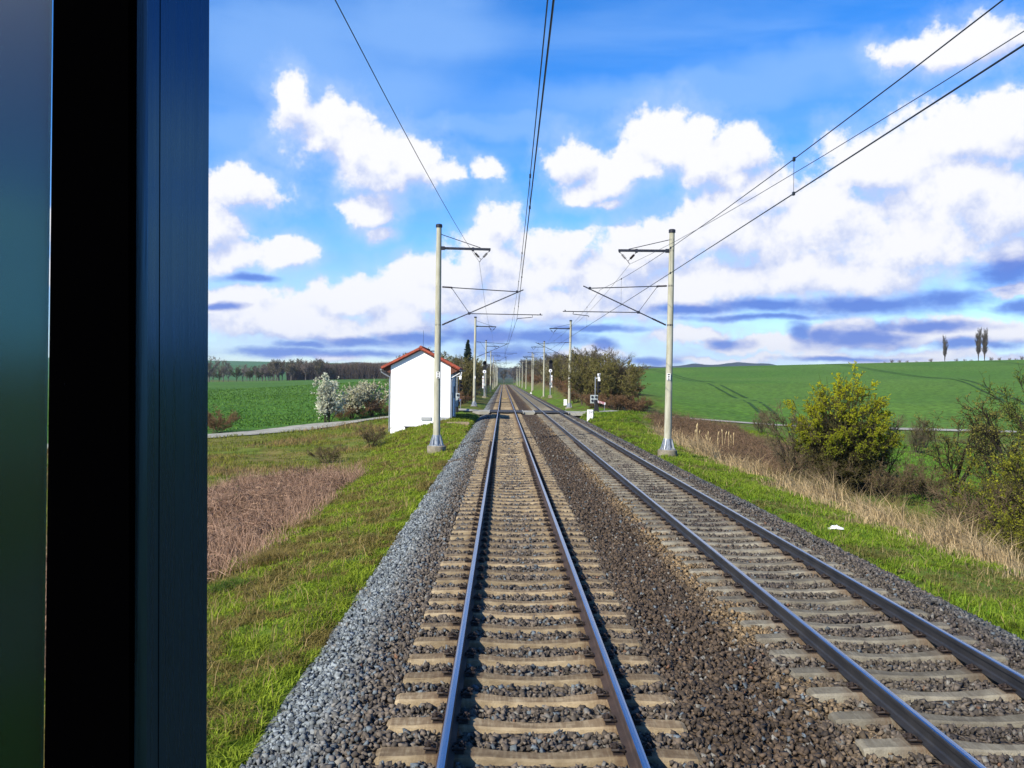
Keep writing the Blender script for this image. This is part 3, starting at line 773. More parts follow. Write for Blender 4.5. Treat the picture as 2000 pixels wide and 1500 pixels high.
# ------------------------------------------------------------------ overhead line masts
def make_mast(d, H=10.22, full=True, name='catenary_mast', found=.5, fr=.44, fa=0.0):
    """d=+1 the arms reach to +x; local origin on the foundation top"""
    e = empty(name, (0, 0, 0))
    mb = MB(); mb.tube([(0, 0, .05), (0, 0, H * .5), (0, 0, H)], [.17, .145, .118], 20); mb.build('post', M['concrete'], e, smooth=True)
    mb = MB(); mb.tube([(0, 0, -found - .3), (0, 0, -.03), (0, 0, 0)], [fr * 1.02, fr, fr - .03], 28); mb.build('foundation', M['foundation'], e, smooth=True)
    mb = MB(); mb.tube([(0, 0, H - .02), (0, 0, H + .10), (0, 0, H + .13)], [.155, .155, .12], 16); mb.build('cap', M['darksteel'], e, smooth=True)
    if full:
        mb = MB(); mb.tube([(0, 0, .0), (0, 0, .035)], .36, 20); mb.tube([(0, 0, .035), (0, 0, .50)], [.205, .195], 16)
        for k in range(8):
            a = k * math.pi / 4 + .2; ca, sa = math.cos(a), math.sin(a)
            mb.add([(ca * .19 + sa * .01, sa * .19 - ca * .01, .035), (ca * .34 + sa * .01, sa * .34 - ca * .01, .035), (ca * .20 + sa * .01, sa * .20 - ca * .01, .5),
                    (ca * .19 - sa * .01, sa * .19 + ca * .01, .035), (ca * .34 - sa * .01, sa * .34 + ca * .01, .035), (ca * .20 - sa * .01, sa * .20 + ca * .01, .5)],
                   [(0, 1, 2), (5, 4, 3), (0, 3, 4, 1), (1, 4, 5, 2), (2, 5, 3, 0)])
            a += math.pi / 8; mb.tube([(math.cos(a) * .28, math.sin(a) * .28, .03), (math.cos(a) * .28, math.sin(a) * .28, .10)], .022, 6)
        mb.build('base_bracket', M['galv'], e)
        mb = MB()
        for z in (9.23 - fa, 7.42, 5.64, H - .35): mb.tube([(0, 0, z - .045), (0, 0, z + .045)], .175 - .0058 * z, 16)
        mb.build('clamp_band', M['darksteel'], e, smooth=True)
        mb = MB(); mb.box((0, 0, 0), (.16, .02, .30)); o = mb.build('number_plate', M['white'], e); o.location = (.05 * d, -.185, 3.3)
        mb = MB(); mb.box((0, 0, .10), (.10, .006, .05)); mb.box((0, 0, 0), (.08, .006, .06)); mb.box((0, 0, -.10), (.10, .006, .05)); q_ = mb.build('lettering', M['black'], o); q_.location = (0, -.012, 0)
    # feeder arm with its insulator pair
    mb = MB()
    mb.prism([(-.04, -.055), (.04, -.055), (.04, .055), (-.04, .055)], (.12 * d, 0, 9.23), (2.42 * d, 0, 9.20))
    mb.box((.20 * d, 0, 9.23), (.16, .16, .16))
    mb.box((1.60 * d, 0, 9.20), (.10, .11, .17)); mb.box((2.36 * d, 0, 9.17), (.06, .10, .14))
    ar = mb.build('feeder_arm', M['darksteel'], e)
    for xa in (1.60, 2.36):
        p0 = Vector((xa * d, 0, 9.13)); p1 = Vector((1.98 * d, 0, 8.72)); mb = MB()
        mb.tube([p0, p1], .012, 5)
        for k in range(9):
            t = .28 + .052 * k; a = p0.lerp(p1, t); b = p0.lerp(p1, t + .026)
            mb.tube([a, b], [.058, .052], 8)
        mb.build('insulator', M['insul'], ar)
    mb = MB(); mb.tube([(1.98 * d, 0, 8.73), (1.95 * d, 0, 8.66), (1.90 * d, 0, 8.61)], .016, 5); mb.build('wire_clamp', M['darksteel'], ar)
    ar.location = (0, 0, -fa)
    mb = MB(); mb.tube([(.12 * d, 0, H - .35), (1.95 * d, 0, 9.27 - fa)], .018, 6); mb.build('stay_rod', M['darksteel'], e)
    # cantilever
    cz = MB()
    cz.tube([(.17 * d, 0, 7.42), (3.72 * d, 0, 7.24)], .022, 7); cz.tube([(.18 * d, 0, 5.64), (3.98 * d, 0, 7.34)], .026, 7)
    cz.tube([(1.45 * d, 0, 6.19), (4.88 * d, 0, 6.17)], .020, 7); cz.tube([(.62 * d, 0, 7.38), (1.45 * d, 0, 6.22)], .014, 6)
    cz.box((3.68 * d, 0, 7.24), (.10, .08, .12)); cz.box((1.45 * d, 0, 6.2), (.12, .07, .12)); cz.box((4.78 * d, 0, 6.20), (.05, .05, .08))
    cz.box((.62 * d, 0, 7.385), (.07, .06, .09))
    ct = cz.build('cantilever', M['darksteel'], e)
    mb = MB(); mb.tube([(4.40 * d, 0, 6.16), (4.42 * d, 0, 6.05), (4.34 * d, 0, 6.05), (3.72 * d, 0, 5.99), (3.70 * d, 0, 5.93)], .017, 6); mb.build('steady_arm', M['darksteel'], ct)
    for a, b in (((.20 * d, 0, 7.42), (.62 * d, 0, 7.40)), ((.22 * d, 0, 5.66), (.85 * d, 0, 5.94))):
        a = Vector(a); b = Vector(b); mb = MB()
        for k in range(10): mb.tube([a.lerp(b, k / 10), a.lerp(b, k / 10 + .06)], [.046, .04], 8)
        mb.build('insulator', M['insul'], ct)
    return e
LY = [40.5, 100.5, 160, 218, 276, 334, 392, 440, 490]
RY = [39.2, 99, 161, 226, 284, 340, 396, 445, 492]
GM = 'concrete overhead line masts along the tracks'
def place_mast(proto, x, y, z, label, lean=0.0, first=False):
    o = proto if first else copy_tree(proto)
    o.location = (x, y, z); o.rotation_euler = (0, lean, 0)
    return tag(o, label, 'mast', GM)
ml = make_mast(1); mr = make_mast(-1, H=9.86, fa=.22)
mls = make_mast(1, full=False); mrs = make_mast(-1, full=False)
place_mast(ml, -3.41, LY[0], -.30, 'tall concrete overhead line mast in front of the white house', 0, True)
place_mast(mr, 7.17, RY[0], -.26, 'tall concrete overhead line mast nearest on the right verge above the dry reeds', .008, True)
place_mast(ml, -3.67, LY[1], -.25, 'concrete overhead line mast just beyond the crossing on the left', .004)
place_mast(mr, 7.27, RY[1], -.25, 'concrete overhead line mast just beyond the crossing beside the big bush', .006)
place_mast(mls, -3.55, LY[2], -.25, 'concrete overhead line mast just behind the left railway signal', 0, True)
place_mast(mrs, 7.25, RY[2], -.25, 'concrete overhead line mast just left of the right railway signal', 0, True)
for k in range(3, 9):
    place_mast(mls, -3.5, LY[k], -.25, 'distant concrete mast in the left row receding towards the wood')
    place_mast(mrs, 7.2, RY[k], -.25, 'distant concrete mast in the right row receding towards the wood')
place_mast(mrs, 7.9, 238, -.2, 'distant concrete mast of the close pair on the right', .01)

# ------------------------------------------------------------------ wires
def span(a, b, sag, n=14):
    a = Vector(a); b = Vector(b)
    return [a.lerp(b, k / n) - Vector((0, 0, 4 * sag * (k / n) * (1 - k / n))) for k in range(n)]
def line_pts(P, sag):
    out = []
    for i in range(len(P) - 1): out += span(P[i], P[i + 1], sag)
    out.append(Vector(P[-1])); return out
def on(P, sag, y):
    for i in range(len(P) - 1):
        if P[i][1] <= y <= P[i + 1][1]:
            t = (y - P[i][1]) / (P[i + 1][1] - P[i][1]); p = Vector(P[i]).lerp(Vector(P[i + 1]), t)
            p.z -= 4 * sag * t * (1 - t); return p
def catenary(xc, MY, st0, label):
    e = empty('overhead_line', (0, 0, 0), 0, label, 'overhead line', 'overhead lines above the two tracks')
    sup = [MY[0] - 60] + MY
    stag = [st0[(k) % 2] for k in range(len(sup))]
    mp = [(xc + s, y, 6.95) for s, y in zip(stag, sup)]
    cp = [(xc + s, y, 5.66) for s, y in zip(stag, sup)]
    mb = MB(); mb.tube(line_pts(mp, .82), .0075, 5); mb.build('messenger_wire', M['wire'], e)
    mb = MB(); mb.tube(line_pts(cp, .03), .0095, 5); mb.build('contact_wire', M['wire'], e)
    for i in range(0, 4):
        for t in (.1, .26, .42, .56, .72, .88):
            y = sup[i] + (sup[i + 1] - sup[i]) * t
            if y < 4: continue
            a = on(mp, .82, y); b = on(cp, .03, y); mb = MB()
            mb.tube([a, b], .0035, 4); mb.box(a, (.03, .05, .06)); mb.box(b, (.03, .05, .05)); mb.build('dropper', M['wire'], e)
catenary(0.0, LY, (-.20, .28), 'contact and messenger wires hung above the left track')
catenary(4.0, RY, (-.16, .02), 'contact and messenger wires hung above the right track')
def feeder(P, sag, label):
    mb = MB(); mb.tube(line_pts(P, sag), .0075, 5); o = mb.build('feeder_wire', M['wire']); tag(o, label, 'feeder wire', 'feeder wires on the outer arms')
feeder([(-3.55, -20, 8.35)] + [(-3.41 + 1.9 - (.2 if k else 0), y, 8.31) for k, y in enumerate(LY)], .75, 'single feeder wire hung from the arms of the left masts')
feeder([(7.75, -21, 8.45)] + [(7.2 - 1.85, y, 8.13) for y in RY], .80, 'single feeder wire hung from the arms of the right masts')

# ------------------------------------------------------------------ railway signals
def signal(x, y, z, label, d):
    e = empty('railway_signal', (x, y, z), 0, label, 'signal', 'main signals beyond the crossing')
    mb = MB(); mb.tube([(0, 0, 0), (0, 0, 4.6)], [.09, .07], 10); mb.build('post', M['galv'], e)
    mb = MB(); mb.box((0, 0, -.1), (.7, .7, .5)); mb.build('foundation', M['foundation'], e, bevel=.03)
    mb = MB(); mb.box((.05, 0, 5.35), (.62, .12, 1.45)); mb.tube([(.05, -.06, 5.9), (.05, .06, 5.9)], .31, 18)
    hd = mb.build('signal_head', M['black'], e, bevel=.02)
    mb = MB()
    for k in range(4): mb.tube([(.05, .06, 4.85 + k * .34), (.05, .34, 4.80 + k * .34)], [.12, .11], 10)
    mb.build('lamp_hood', M['black'], hd)
    mb = MB(); mb.tube([(0, -.10, 4.35), (0, -.13, 4.35)], .28, 20); pl = mb.build('round_plate', M['white'], e)
    mb = MB(); mb.tube([(.02, -.135, 4.33), (.02, -.145, 4.33)], .12, 14); mb.build('emblem', M['blue'], pl)
    mb = MB(); mb.box((-.22 * d, -.12, 2.55), (.2, .03, 2.1)); sp_ = mb.build('marker_strip', M['white'], e)
    for k in range(3):
        mb = MB(); mb.box((-.22 * d, -.14, 1.9 + k * .65), (.2, .012, .05)); mb.build('red_band', M['red'], sp_)
    mb = MB(); mb.box((.02, -.14, 2.1), (.34, .22, .42)); mb.build('cable_box', M['greybox'], e, bevel=.01)
    mb = MB()
    for s in (.22, .55): mb.tube([(s, .1, .3), (s, .1, 4.7)], .02, 5)
    for k in range(14): mb.tube([(.22, .1, .5 + k * .3), (.55, .1, .5 + k * .3)], .014, 5)
    mb.build('ladder', M['black'], e)
signal(-3.55, 148, -.2, 'black backed railway signal with round white plate left of the left track', 1)
signal(7.75, 148, .1, 'black backed railway signal with long white strip right of the right track', -1)

# ------------------------------------------------------------------ crossing lights and barriers
def crossing_light(x, y, z, d, label):
    e = empty('crossing_signal', (x, y, z), 0, label, 'crossing signal', 'warning lights of the level crossing')
    mb = MB(); mb.tube([(0, 0, 0), (0, 0, 3.35)], .055, 10); mb.build('post', M['zinc'], e)
    mb = MB(); mb.box((-.1, 0, 1.22), (.72, .08, .80)); mb.box((-.1, -.05, 1.22), (.62, .03, .70))
    bx_ = mb.build('back_board', M['greybox'], e, bevel=.01)
    mb = MB()
    for px_, pz in ((-.27, 1.42), (.09, 1.42), (-.27, 1.08), (.09, 1.08)): mb.tube([(px_, -.065, pz), (px_, -.10, pz)], .12, 14)
    mb.build('lamp_housing', M['darksteel'], bx_)
    mb = MB()
    for s in (-1, 1):
        mb.prism([(-.09, -.015), (.09, -.015), (.09, .015), (-.09, .015)], (.32, -.5 * s, 2.95), (.34, .5 * s, 3.65))
    mb.tube([(0, 0, 3.2), (.34, 0, 3.25)], .03, 6); mb.build('warning_cross', M['white'], e)
    mb = MB(); mb.box((.26, 0, 2.35), (.14, .5, 1.1)); mb.box((.2, 0, 2.35), (.3, .06, .06))
    for k in range(3): mb.tube([(.32, 0, 2.0 + k * .36), (.5, 0, 1.97 + k * .36)], .13, 10)
    mb.build('lamp_unit', M['black'], e, bevel=.01)
    return e
crossing_light(8.42, 82, -.15, 1, 'level crossing light post with grey board right of the tracks')
crossing_light(-4.75, 83.2, -.15, -1, 'level crossing light post with grey board beside the white house')
def barrier(x, y, z, d, label):
    e = empty('crossing_barrier', (x, y, z), 0, label, 'barrier', 'lowered barriers of the level crossing')
    mb = MB(); mb.box((0, 0, .40), (.55, .6, .8), taper=.45); mb.box((0, 0, .95), (.22, .3, .35)); mb.build('machine', M['black'], e, bevel=.02)
    mb = MB(); mb.prism([(-.03, -.09), (.03, -.09), (.03, .09), (-.03, .09)], (.14, -.2 * d, 1.02), (.16, 5.6 * d, .98)); am = mb.build('boom', M['white'], e)
    for k in range(5):
        mb = MB(); mb.prism([(-.033, -.093), (.033, -.093), (.033, .093), (-.033, .093)], (.142, d * (.35 + k * 1.08), 1.018), (.15, d * (.9 + k * 1.08), 1.0))
        mb.build('red_stripe', M['red'], am)
    mb = MB(); mb.box((0, -.7 * d, 1.0), (.3, .5, .3)); mb.build('counterweight', M['darksteel'], e)
    mb = MB(); mb.tube([(.16, 5.2 * d, .97), (.16, 5.2 * d, .05)], .025, 5); mb.build('support_leg', M['zinc'], e)
barrier(8.45, 81.2, -.15, -1, 'lowered red and white crossing barrier right of the tracks')
barrier(-4.5, 77.0, -.12, 1, 'lowered crossing barrier with black machine beside the white house')
def box_on_leg(x, y, z, label):
    e = empty('relay_cabinet', (x, y, z), 0, label, 'cabinet')
    mb = MB(); mb.box((0, 0, 1.0), (.48, .35, .75)); mb.build('housing', M['greybox'], e, bevel=.02)
    mb = MB(); mb.box((.27, 0, 1.0), (.05, .30, .6)); mb.build('door', M['darksteel'], e)
    for s in (-1, 1):
        mb = MB(); mb.box((s * .15, 0, .3), (.06, .06, .7)); mb.build('leg', M['dark'], e)
box_on_leg(-4.35, 73.5, -.15, 'grey metal cabinet on legs beside the trackside wall of the house')

# ------------------------------------------------------------------ kilometre stones, slab, litter
def km_stone(x, y, z, w, h, label, marks=True):
    e = empty('kilometre_stone', (x, y, z), 0, label, 'kilometre stone', 'white kilometre stones on the right verge')
    mb = MB(); mb.box((0, 0, h / 2 - .1), (w, w * .55, h + .2), taper=.97); mb.build('body', M['white'], e, bevel=.035)
    if marks:
        mb = MB(); yf = -w * .55 / 2 - .003
        def stroke(x0, z0, x1, z1): mb.prism([(-.017, -.004), (.017, -.004), (.017, .004), (-.017, .004)], (x0, yf, z0), (x1, yf, z1), up=(0, 1, 0))
        for cx, segs in ((-.13, ((0, 0, .0, .2), (.0, .2, .08, .2), (.08, .2, .08, 0), (.08, 0, 0, 0))), (0.03, ((0, .2, 0, .08), (0, .08, .09, .08), (.065, .2, .065, 0))), (.15, ((0, .2, .05, .2), (.05, .2, .05, 0)))):
            for a, b, c, d in segs: stroke(cx + a, h * .60 + b, cx + c, h * .60 + d)
        stroke(-.12, h * .32, -.04, h * .32); stroke(-.04, h * .32, -.04, h * .5 - .04); stroke(.03, h * .3, .10, h * .3); stroke(.12, h * .3, .12, h * .45)
        mb.build('faded_number', M['mark'], e)
km_stone(6.85, 71, gz1(6.85, 71), .50, .78, 'large white kilometre stone with faded digits on the grass before the crossing')
km_stone(7.55, 109, gz1(7.55, 109), .42, .75, 'white kilometre stone beside the mast just beyond the crossing', False)
km_stone(6.3, 205, gz1(6.3, 205) + .1, .42, .55, 'tiny white kilometre stone far down the right track', False)
mb = MB(); mb.box((-3.35, 58.5, gz1(-3.35, 58.5) + .06), (1.5, .9, .16), rz=.1); mb.box((-2.75, 58.3, gz1(-2.75, 58.3) + .0), (.2, .8, .3), rz=.1)
tag(mb.build('concrete_slab', M['sleeper_tan'], bevel=.03), 'flat concrete cover slab in the grass in front of the house corner', 'slab')
# crumpled plastic bag
p = at(1632, 1034, 13.1)
def litter():
    n = 14; V = []; Fq = []
    gx, gy = np.meshgrid(np.linspace(-1, 1, n), np.linspace(-1, 1, n))
    h = np.abs(fbm(gx * 3 + 5, gy * 3, .7, 3) - .45) * .45 * (1.1 - .5 * (gx ** 2 + gy ** 2)) + np.exp(-((gx + .35) ** 2 + gy ** 2) * 9) * .07 + np.exp(-((gx - .4) ** 2 + gy ** 2) * 9) * .06
    X_ = gx * .14 * (1 + .4 * fbm(gx, gy, .5)); Y_ = gy * .07 * (1 + .5 * fbm(gx + 9, gy, .5))
    I = np.arange(n * n).reshape(n, n); q = np.stack([I[:-1, :-1], I[:-1, 1:], I[1:, 1:], I[1:, :-1]], -1).reshape(-1, 4)
    o = npmesh('plastic_bag', np.stack([X_, Y_, np.maximum(h * .42, 0)], -1).reshape(-1, 3), [q], M['litter'])
    return o
o = litter(); BX, BY = 6.72, 17.0
q_ = None
for yy in np.arange(10, 26, .1):
    c_ = at(1632, 1034, yy)
    if c_.z < gz1(c_.x, c_.y) + .05: q_ = c_; break
if q_ is not None: BX, BY = q_.x, q_.y
o.location = (BX, BY, gz1(BX, BY) + .05); tag(o, 'crumpled white plastic bag lying on the green verge', 'litter')

# ------------------------------------------------------------------ white relay house
HX, HY = -6.33, 63.0
e = empty('white_house', (HX, HY, -1.2), 0, 'small white rendered railway house with red tiled gable roof', 'house')
hw = 2.17; L = 6.5; ze = 4.95; za = 6.08    # local heights above -1.2
mb = MB()
g_ = [(-hw, -.5), (hw, -.5), (hw, ze), (0, za), (-hw, ze)]
mb.add([(x, 0, z) for x, z in g_] + [(x, L, z) for x, z in g_], [(0, 1, 2, 3, 4), (9, 8, 7, 6, 5), (0, 5, 6, 1), (1, 6, 7, 2), (2, 7, 8, 3), (3, 8, 9, 4), (4, 9, 5, 0)])
wl = mb.build('wall', M['plaster'], e)
mb = MB(); sl = (za - ze) / hw
for s in (-1, 1):
    x1 = s * 2.78; z1 = za - sl * 2.78 + .02
    mb.add([(0, -.22, za + .03), (x1, -.22, z1), (x1, L + .25, z1), (0, L + .25, za + .03), (0, -.22, za + .23), (x1, -.22, z1 + .2), (x1, L + .25, z1 + .2), (0, L + .25, za + .23)],
           [(0, 1, 2, 3), (4, 7, 6, 5), (0, 4, 5, 1), (1, 5, 6, 2), (2, 6, 7, 3), (3, 7, 4, 0)])
rf = mb.build('roof', M['tiles'], e)
mb = MB(); k = 0
y = -.25
while y < L + .2:
    mb.tube([(0, y, za + .22), (0, y + .36, za + .235)], [.12, .105], 10); y += .34
mb.build('ridge_tile', M['tiles'], rf, smooth=True)
for s in (-1, 1):
    mb = MB(); y = -.24
    for k in range(9):
        x0 = s * (2.82 - k * .305); x1 = s * (2.82 - (k + 1) * .305); z0 = za - sl * abs(x0); z1 = za - sl * abs(x1)
        mb.prism([(-.06, 0), (.06, 0), (.06, .16), (-.06, .16)], (x0, y, z0 + .10), (x1, y, z1 + .085))
    mb.build('verge_tile', M['tiles'], rf)
    mb = MB(); xs_ = s * 2.18; xe = s * 2.74; zz = za - sl * 2.76
    mb.add([(xs_, -.03, zz - .28), (xs_, -.03, ze - .02), (xe, -.03, zz), (xs_, L, zz - .28), (xs_, L, ze - .02), (xe, L, zz)], [(0, 1, 2), (5, 4, 3), (0, 2, 5, 3), (0, 3, 4, 1), (1, 4, 5, 2)])
    mb.build('soffit', M['soffit'], e)
    mb = MB(); xg = s * 2.88; zg = zz + .05
    pr = [(math.cos(a) * .075, math.sin(a) * .075) for a in [math.pi + k * math.pi / 8 for k in range(9)]] + [(.066, 0), (-.066, 0)]
    mb.prism(pr, (xg, -.2, zg), (xg, L + .2, zg)); gt = mb.build('gutter', M['zinc'], e)
    mb = MB(); mb.tube([(xg, .12, zg - .07), (xg, .12, zg - .22), (s * 2.26, .10, zg - .58), (s * 2.26, .10, zg - .75), (s * 2.26, .10, .15 if s < 0 else 1.15)], .05, 8)
    mb.build('downpipe', M['zinc'], e, smooth=True)
mb = MB(); mb.box((1.75, -.035, 1.1), (.86, .06, .26)); mb.build('plinth', M['plinth'], e); mb = MB(); mb.box((.45, -.035, 1.12), (.75, .06, .22)); mb.build('plinth', M['plinth'], e)
mb = MB(); mb.box((-.55, -.02, .38), (1.5, .05, .34)); op = mb.build('cellar_opening', M['dark'], e)
mb = MB(); mb.box((-.55, -.04, .565), (1.6, .08, .03)); mb.add([(-1.28, -.06, .05), (-.98, -.06, .05), (-1.12, -.06, .5), (-1.28, -.06, .54), (-1.28, -.02, .05), (-.98, -.02, .05), (-1.12, -.02, .5), (-1.28, -.02, .54)],
   [(0, 1, 2, 3), (7, 6, 5, 4), (0, 4, 5, 1), (1, 5, 6, 2), (2, 6, 7, 3), (3, 7, 4, 0)]); mb.build('opening_frame', M['plaster'], op)
mb = MB(); mb.box((hw + .02, 2.2, 2.0), (.05, 1.0, 2.0)); dr = mb.build('door', M['darksteel'], e)
mb = MB(); mb.box((hw + .06, 1.8, 2.0), (.05, .04, .14)); mb.build('handle', M['zinc'], dr)
mb = MB(); mb.box((hw + .02, 4.6, 3.0), (.05, .9, .9)); mb.build('window', M['dark'], e)
mb = MB(); mb.tube([(.05, 1.2, za + .2), (.05, 1.2, za + 1.5)], .012, 5); mb.build('antenna', M['darksteel'], e)
mb = MB(); mb.box((.55, 1.0, za - sl * .55 + .27), (.7, .9, .05)); mb.build('snow_guard', M['darksteel'], rf)
mb = MB(); mb.tube([(hw + .3, .9, 1.2), (hw + .3, .9, 4.6)], .05, 8); mb.tube([(hw, .9, 4.4), (hw + .3, .9, 4.4)], .03, 6); mb.build('cable_conduit', M['zinc'], e)

# ================================================================== vegetation
def norm(v): return v / np.maximum(np.linalg.norm(v, axis=-1, keepdims=True), 1e-9)
def grow(st, dr, ln, nseg, wob, up, g):
    N = len(st); P = np.zeros((N, nseg + 1, 3)); P[:, 0] = st; d = norm(dr)
    for k in range(nseg):
        d = norm(d + g.normal(size=(N, 3)) * wob + np.array([0, 0, up]))
        P[:, k + 1] = P[:, k] + d * (ln / nseg)[:, None]
    return P
def tubes(P, r0, r1, s=3):
    """P (N,k,3) -> verts, quads"""
    N, k, _ = P.shape
    T = np.empty_like(P); T[:, 1:-1] = P[:, 2:] - P[:, :-2]; T[:, 0] = P[:, 1] - P[:, 0]; T[:, -1] = P[:, -1] - P[:, -2]
    T = norm(T); ref = np.where(np.abs(T[..., 2:3]) < .9, np.array([0, 0, 1.]), np.array([1., 0, 0]))
    U = norm(np.cross(T, ref)); Wv = np.cross(T, U)
    t = np.linspace(0, 1, k)[None, :]
    rad = np.broadcast_to(np.asarray(r0, float).reshape(-1, 1), (N, 1)) * (1 - t) + np.broadcast_to(np.asarray(r1, float).reshape(-1, 1), (N, 1)) * t
    ang = np.arange(s) * 2 * math.pi / s
    V = P[:, :, None] + rad[..., None, None] * (U[:, :, None] * np.cos(ang)[None, None, :, None] + Wv[:, :, None] * np.sin(ang)[None, None, :, None])
    I = np.arange(N * k * s).reshape(N, k, s); J = np.roll(I, -1, 2)
    Q = np.stack([I[:, :-1], J[:, :-1], J[:, 1:], I[:, 1:]], -1).reshape(-1, 4)
    return V.reshape(-1, 3), Q
def pick(P, n, g, lo=.2, hi=1.0):
    N, k, _ = P.shape
    i = g.integers(0, N, n); t = g.uniform(lo, hi, n) * (k - 1); a = np.minimum(t.astype(int), k - 2); f = (t - a)[:, None]
    p = P[i, a] * (1 - f) + P[i, a + 1] * f; d = norm(P[i, a + 1] - P[i, a])
    return p, d, t / (k - 1)
def leaves(p, size, g, asp=.5):
    n = len(p); a = norm(g.normal(size=(n, 3))); b = norm(np.cross(a, g.normal(size=(n, 3))))
    s = (size * g.uniform(.6, 1.4, n))[:, None]
    V = np.stack([p - a * s, p + b * s * asp, p + a * s, p - b * s * asp], 1).reshape(-1, 3)
    return V, np.arange(n * 4).reshape(n, 4)
class Acc:
    def __init__(s): s.V = []; s.F = []; s.C = []; s.n = 0
    def add(s, V, Fq, col):
        s.V.append(V); s.F.append(Fq + s.n); s.n += len(V)
        col = np.asarray(col, float); s.C.append(np.broadcast_to(col, (len(V), 3)))
    def obj(s, name, mat, parent=None):
        byk = {}
        for f in s.F: byk.setdefault(f.shape[1], []).append(f)
        return npmesh(name, np.concatenate(s.V), [np.concatenate(v) for v in byk.values()], mat, parent, np.concatenate(s.C))

def shrub(name, seed, H, Rd, stems=9, subs=9, twigs=9, fine=3, tw_r=.006, bark=(.09, .07, .05), twc=None, leaf=0, leaf_s=.05, leaf_c=((.1, .12, .02), (.16, .14, .03)),
          leaf_lo=.0, spread=.55, up=.06, trunk_h=0.0, twig_len=.22, stem_r=.05, sub_len=.42, drop=0.0, wob=.13, dome=False):
    """bare or budding shrub or tree: thing > trunk, crown"""
    g = np.random.default_rng(seed); e = empty(name, (0, 0, 0))
    A = Acc(); B = Acc()
    bark = np.array(bark); twc = np.array(twc if twc is not None else bark * 1.15)
    st = np.zeros((stems, 3))
    if trunk_h > 0:
        T = grow(np.array([[0, 0, -.25]]), np.array([[g.normal() * .05, g.normal() * .05, 1.]]), np.array([trunk_h + .25]), 5, .04, .05, g)
        v, q = tubes(T, stem_r * 1.9, stem_r * 1.3, 8); A.add(v, q, bark)
        st = np.repeat(T[:, -1], stems, 0) - np.stack([np.zeros(stems), np.zeros(stems), g.uniform(0, trunk_h * .35, stems)], 1)
    else:
        st[:, :2] = g.normal(size=(stems, 2)) * Rd * .12; st[:, 2] = -.15
    a = (np.arange(stems) + g.uniform(0, .8, stems)) * 2 * math.pi / stems
    k = g.uniform(.15, 1.0, stems) ** .7
    tgt = np.stack([np.cos(a) * Rd * k * spread * 1.6, np.sin(a) * Rd * k * spread * 1.6, H * (1.0 - .32 * k * k) * g.uniform(.85, 1.0, stems)], 1)
    if dome:
        th = np.arccos(1 - .93 * (np.arange(stems) + .5) / stems) * .97; a = np.arange(stems) * 2.39996
        bul = g.uniform(.82, 1.0, stems)
        tgt = np.stack([np.cos(a) * np.sin(th) * Rd * bul, np.sin(a) * np.sin(th) * Rd * bul, .30 * H + (.68 * H) * np.cos(th) * bul], 1)
    d = tgt - st; ln = np.linalg.norm(d, axis=1) * 1.02
    P0 = grow(st, d, ln, 8, wob * .6, up * .5, g)
    v, q = tubes(P0, stem_r * g.uniform(.7, 1.1, stems), stem_r * .12, 5); A.add(v, q, bark)
    n1 = stems * subs
    p, dd, t = pick(P0, n1, g, .22, .97)
    out = p * np.array([1, 1, 0]); out = norm(out + g.normal(size=(n1, 3)) * Rd * .35)
    d1 = dd * .55 + out * .75 + np.array([0, 0, .18 - drop])
    l1 = sub_len * Rd * g.uniform(.5, 1.15, n1) * (1.15 - .6 * t) + .1 * H
    if dome: l1 = l1 * .62
    P1 = grow(p, d1, l1, 4, wob, up, g)
    v, q = tubes(P1, stem_r * .38 * (1.15 - .7 * t), stem_r * .08, 3); A.add(v, q, bark)
    n2 = n1 * twigs
    p, dd, t = pick(P1, n2, g, .15, 1.0)
    d2 = dd + g.normal(size=(n2, 3)) * .65 + np.array([0, 0, .15 - drop])
    P2 = grow(p, d2, twig_len * H * .5 * g.uniform(.4, 1.2, n2), 3, wob * 1.3, up, g)
    sh = g.uniform(.65, 1.35, n2)
    v, q = tubes(P2, tw_r * 1.5, tw_r * .7, 3); B.add(v, q, np.repeat(twc[None] * sh[:, None], 12, 0))
    ends = [P2]
    if fine:
        n3 = n2 * fine; p, dd, t = pick(P2, n3, g, .2, 1.0)
        P3 = grow(p, dd + g.normal(size=(n3, 3)) * .6 + np.array([0, 0, .1 - drop]), twig_len * H * .26 * g.uniform(.4, 1.3, n3), 2, wob * 1.2, up, g)
        v, q = tubes(P3, tw_r, tw_r * .5, 3); sh = g.uniform(.65, 1.35, n3); B.add(v, q, np.repeat(twc[None] * sh[:, None], 9, 0)); ends.append(P3)
    if leaf:
        p, dd, t = pick(ends[-1], leaf, g, .3, 1.0)
        p = p[p[:, 2] > leaf_lo * H * (.8 + .4 * g.random(len(p)))]
        if dome:
            rr_ = np.sqrt((p[:, 0] / Rd) ** 2 + (p[:, 1] / Rd) ** 2 + ((p[:, 2] - .3 * H) / (.68 * H)) ** 2)
            p = p[(rr_ > .72 + .15 * g.random(len(p)))]
        v, q = leaves(p, leaf_s, g)
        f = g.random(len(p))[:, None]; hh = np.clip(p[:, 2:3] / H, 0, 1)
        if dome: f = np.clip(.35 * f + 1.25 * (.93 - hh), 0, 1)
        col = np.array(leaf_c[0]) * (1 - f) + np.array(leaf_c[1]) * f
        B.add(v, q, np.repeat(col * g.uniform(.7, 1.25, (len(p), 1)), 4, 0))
    A.obj('trunk', M['woodmat'], e); B.obj('crown', M['leafmat'], e)
    return e
_used = set()
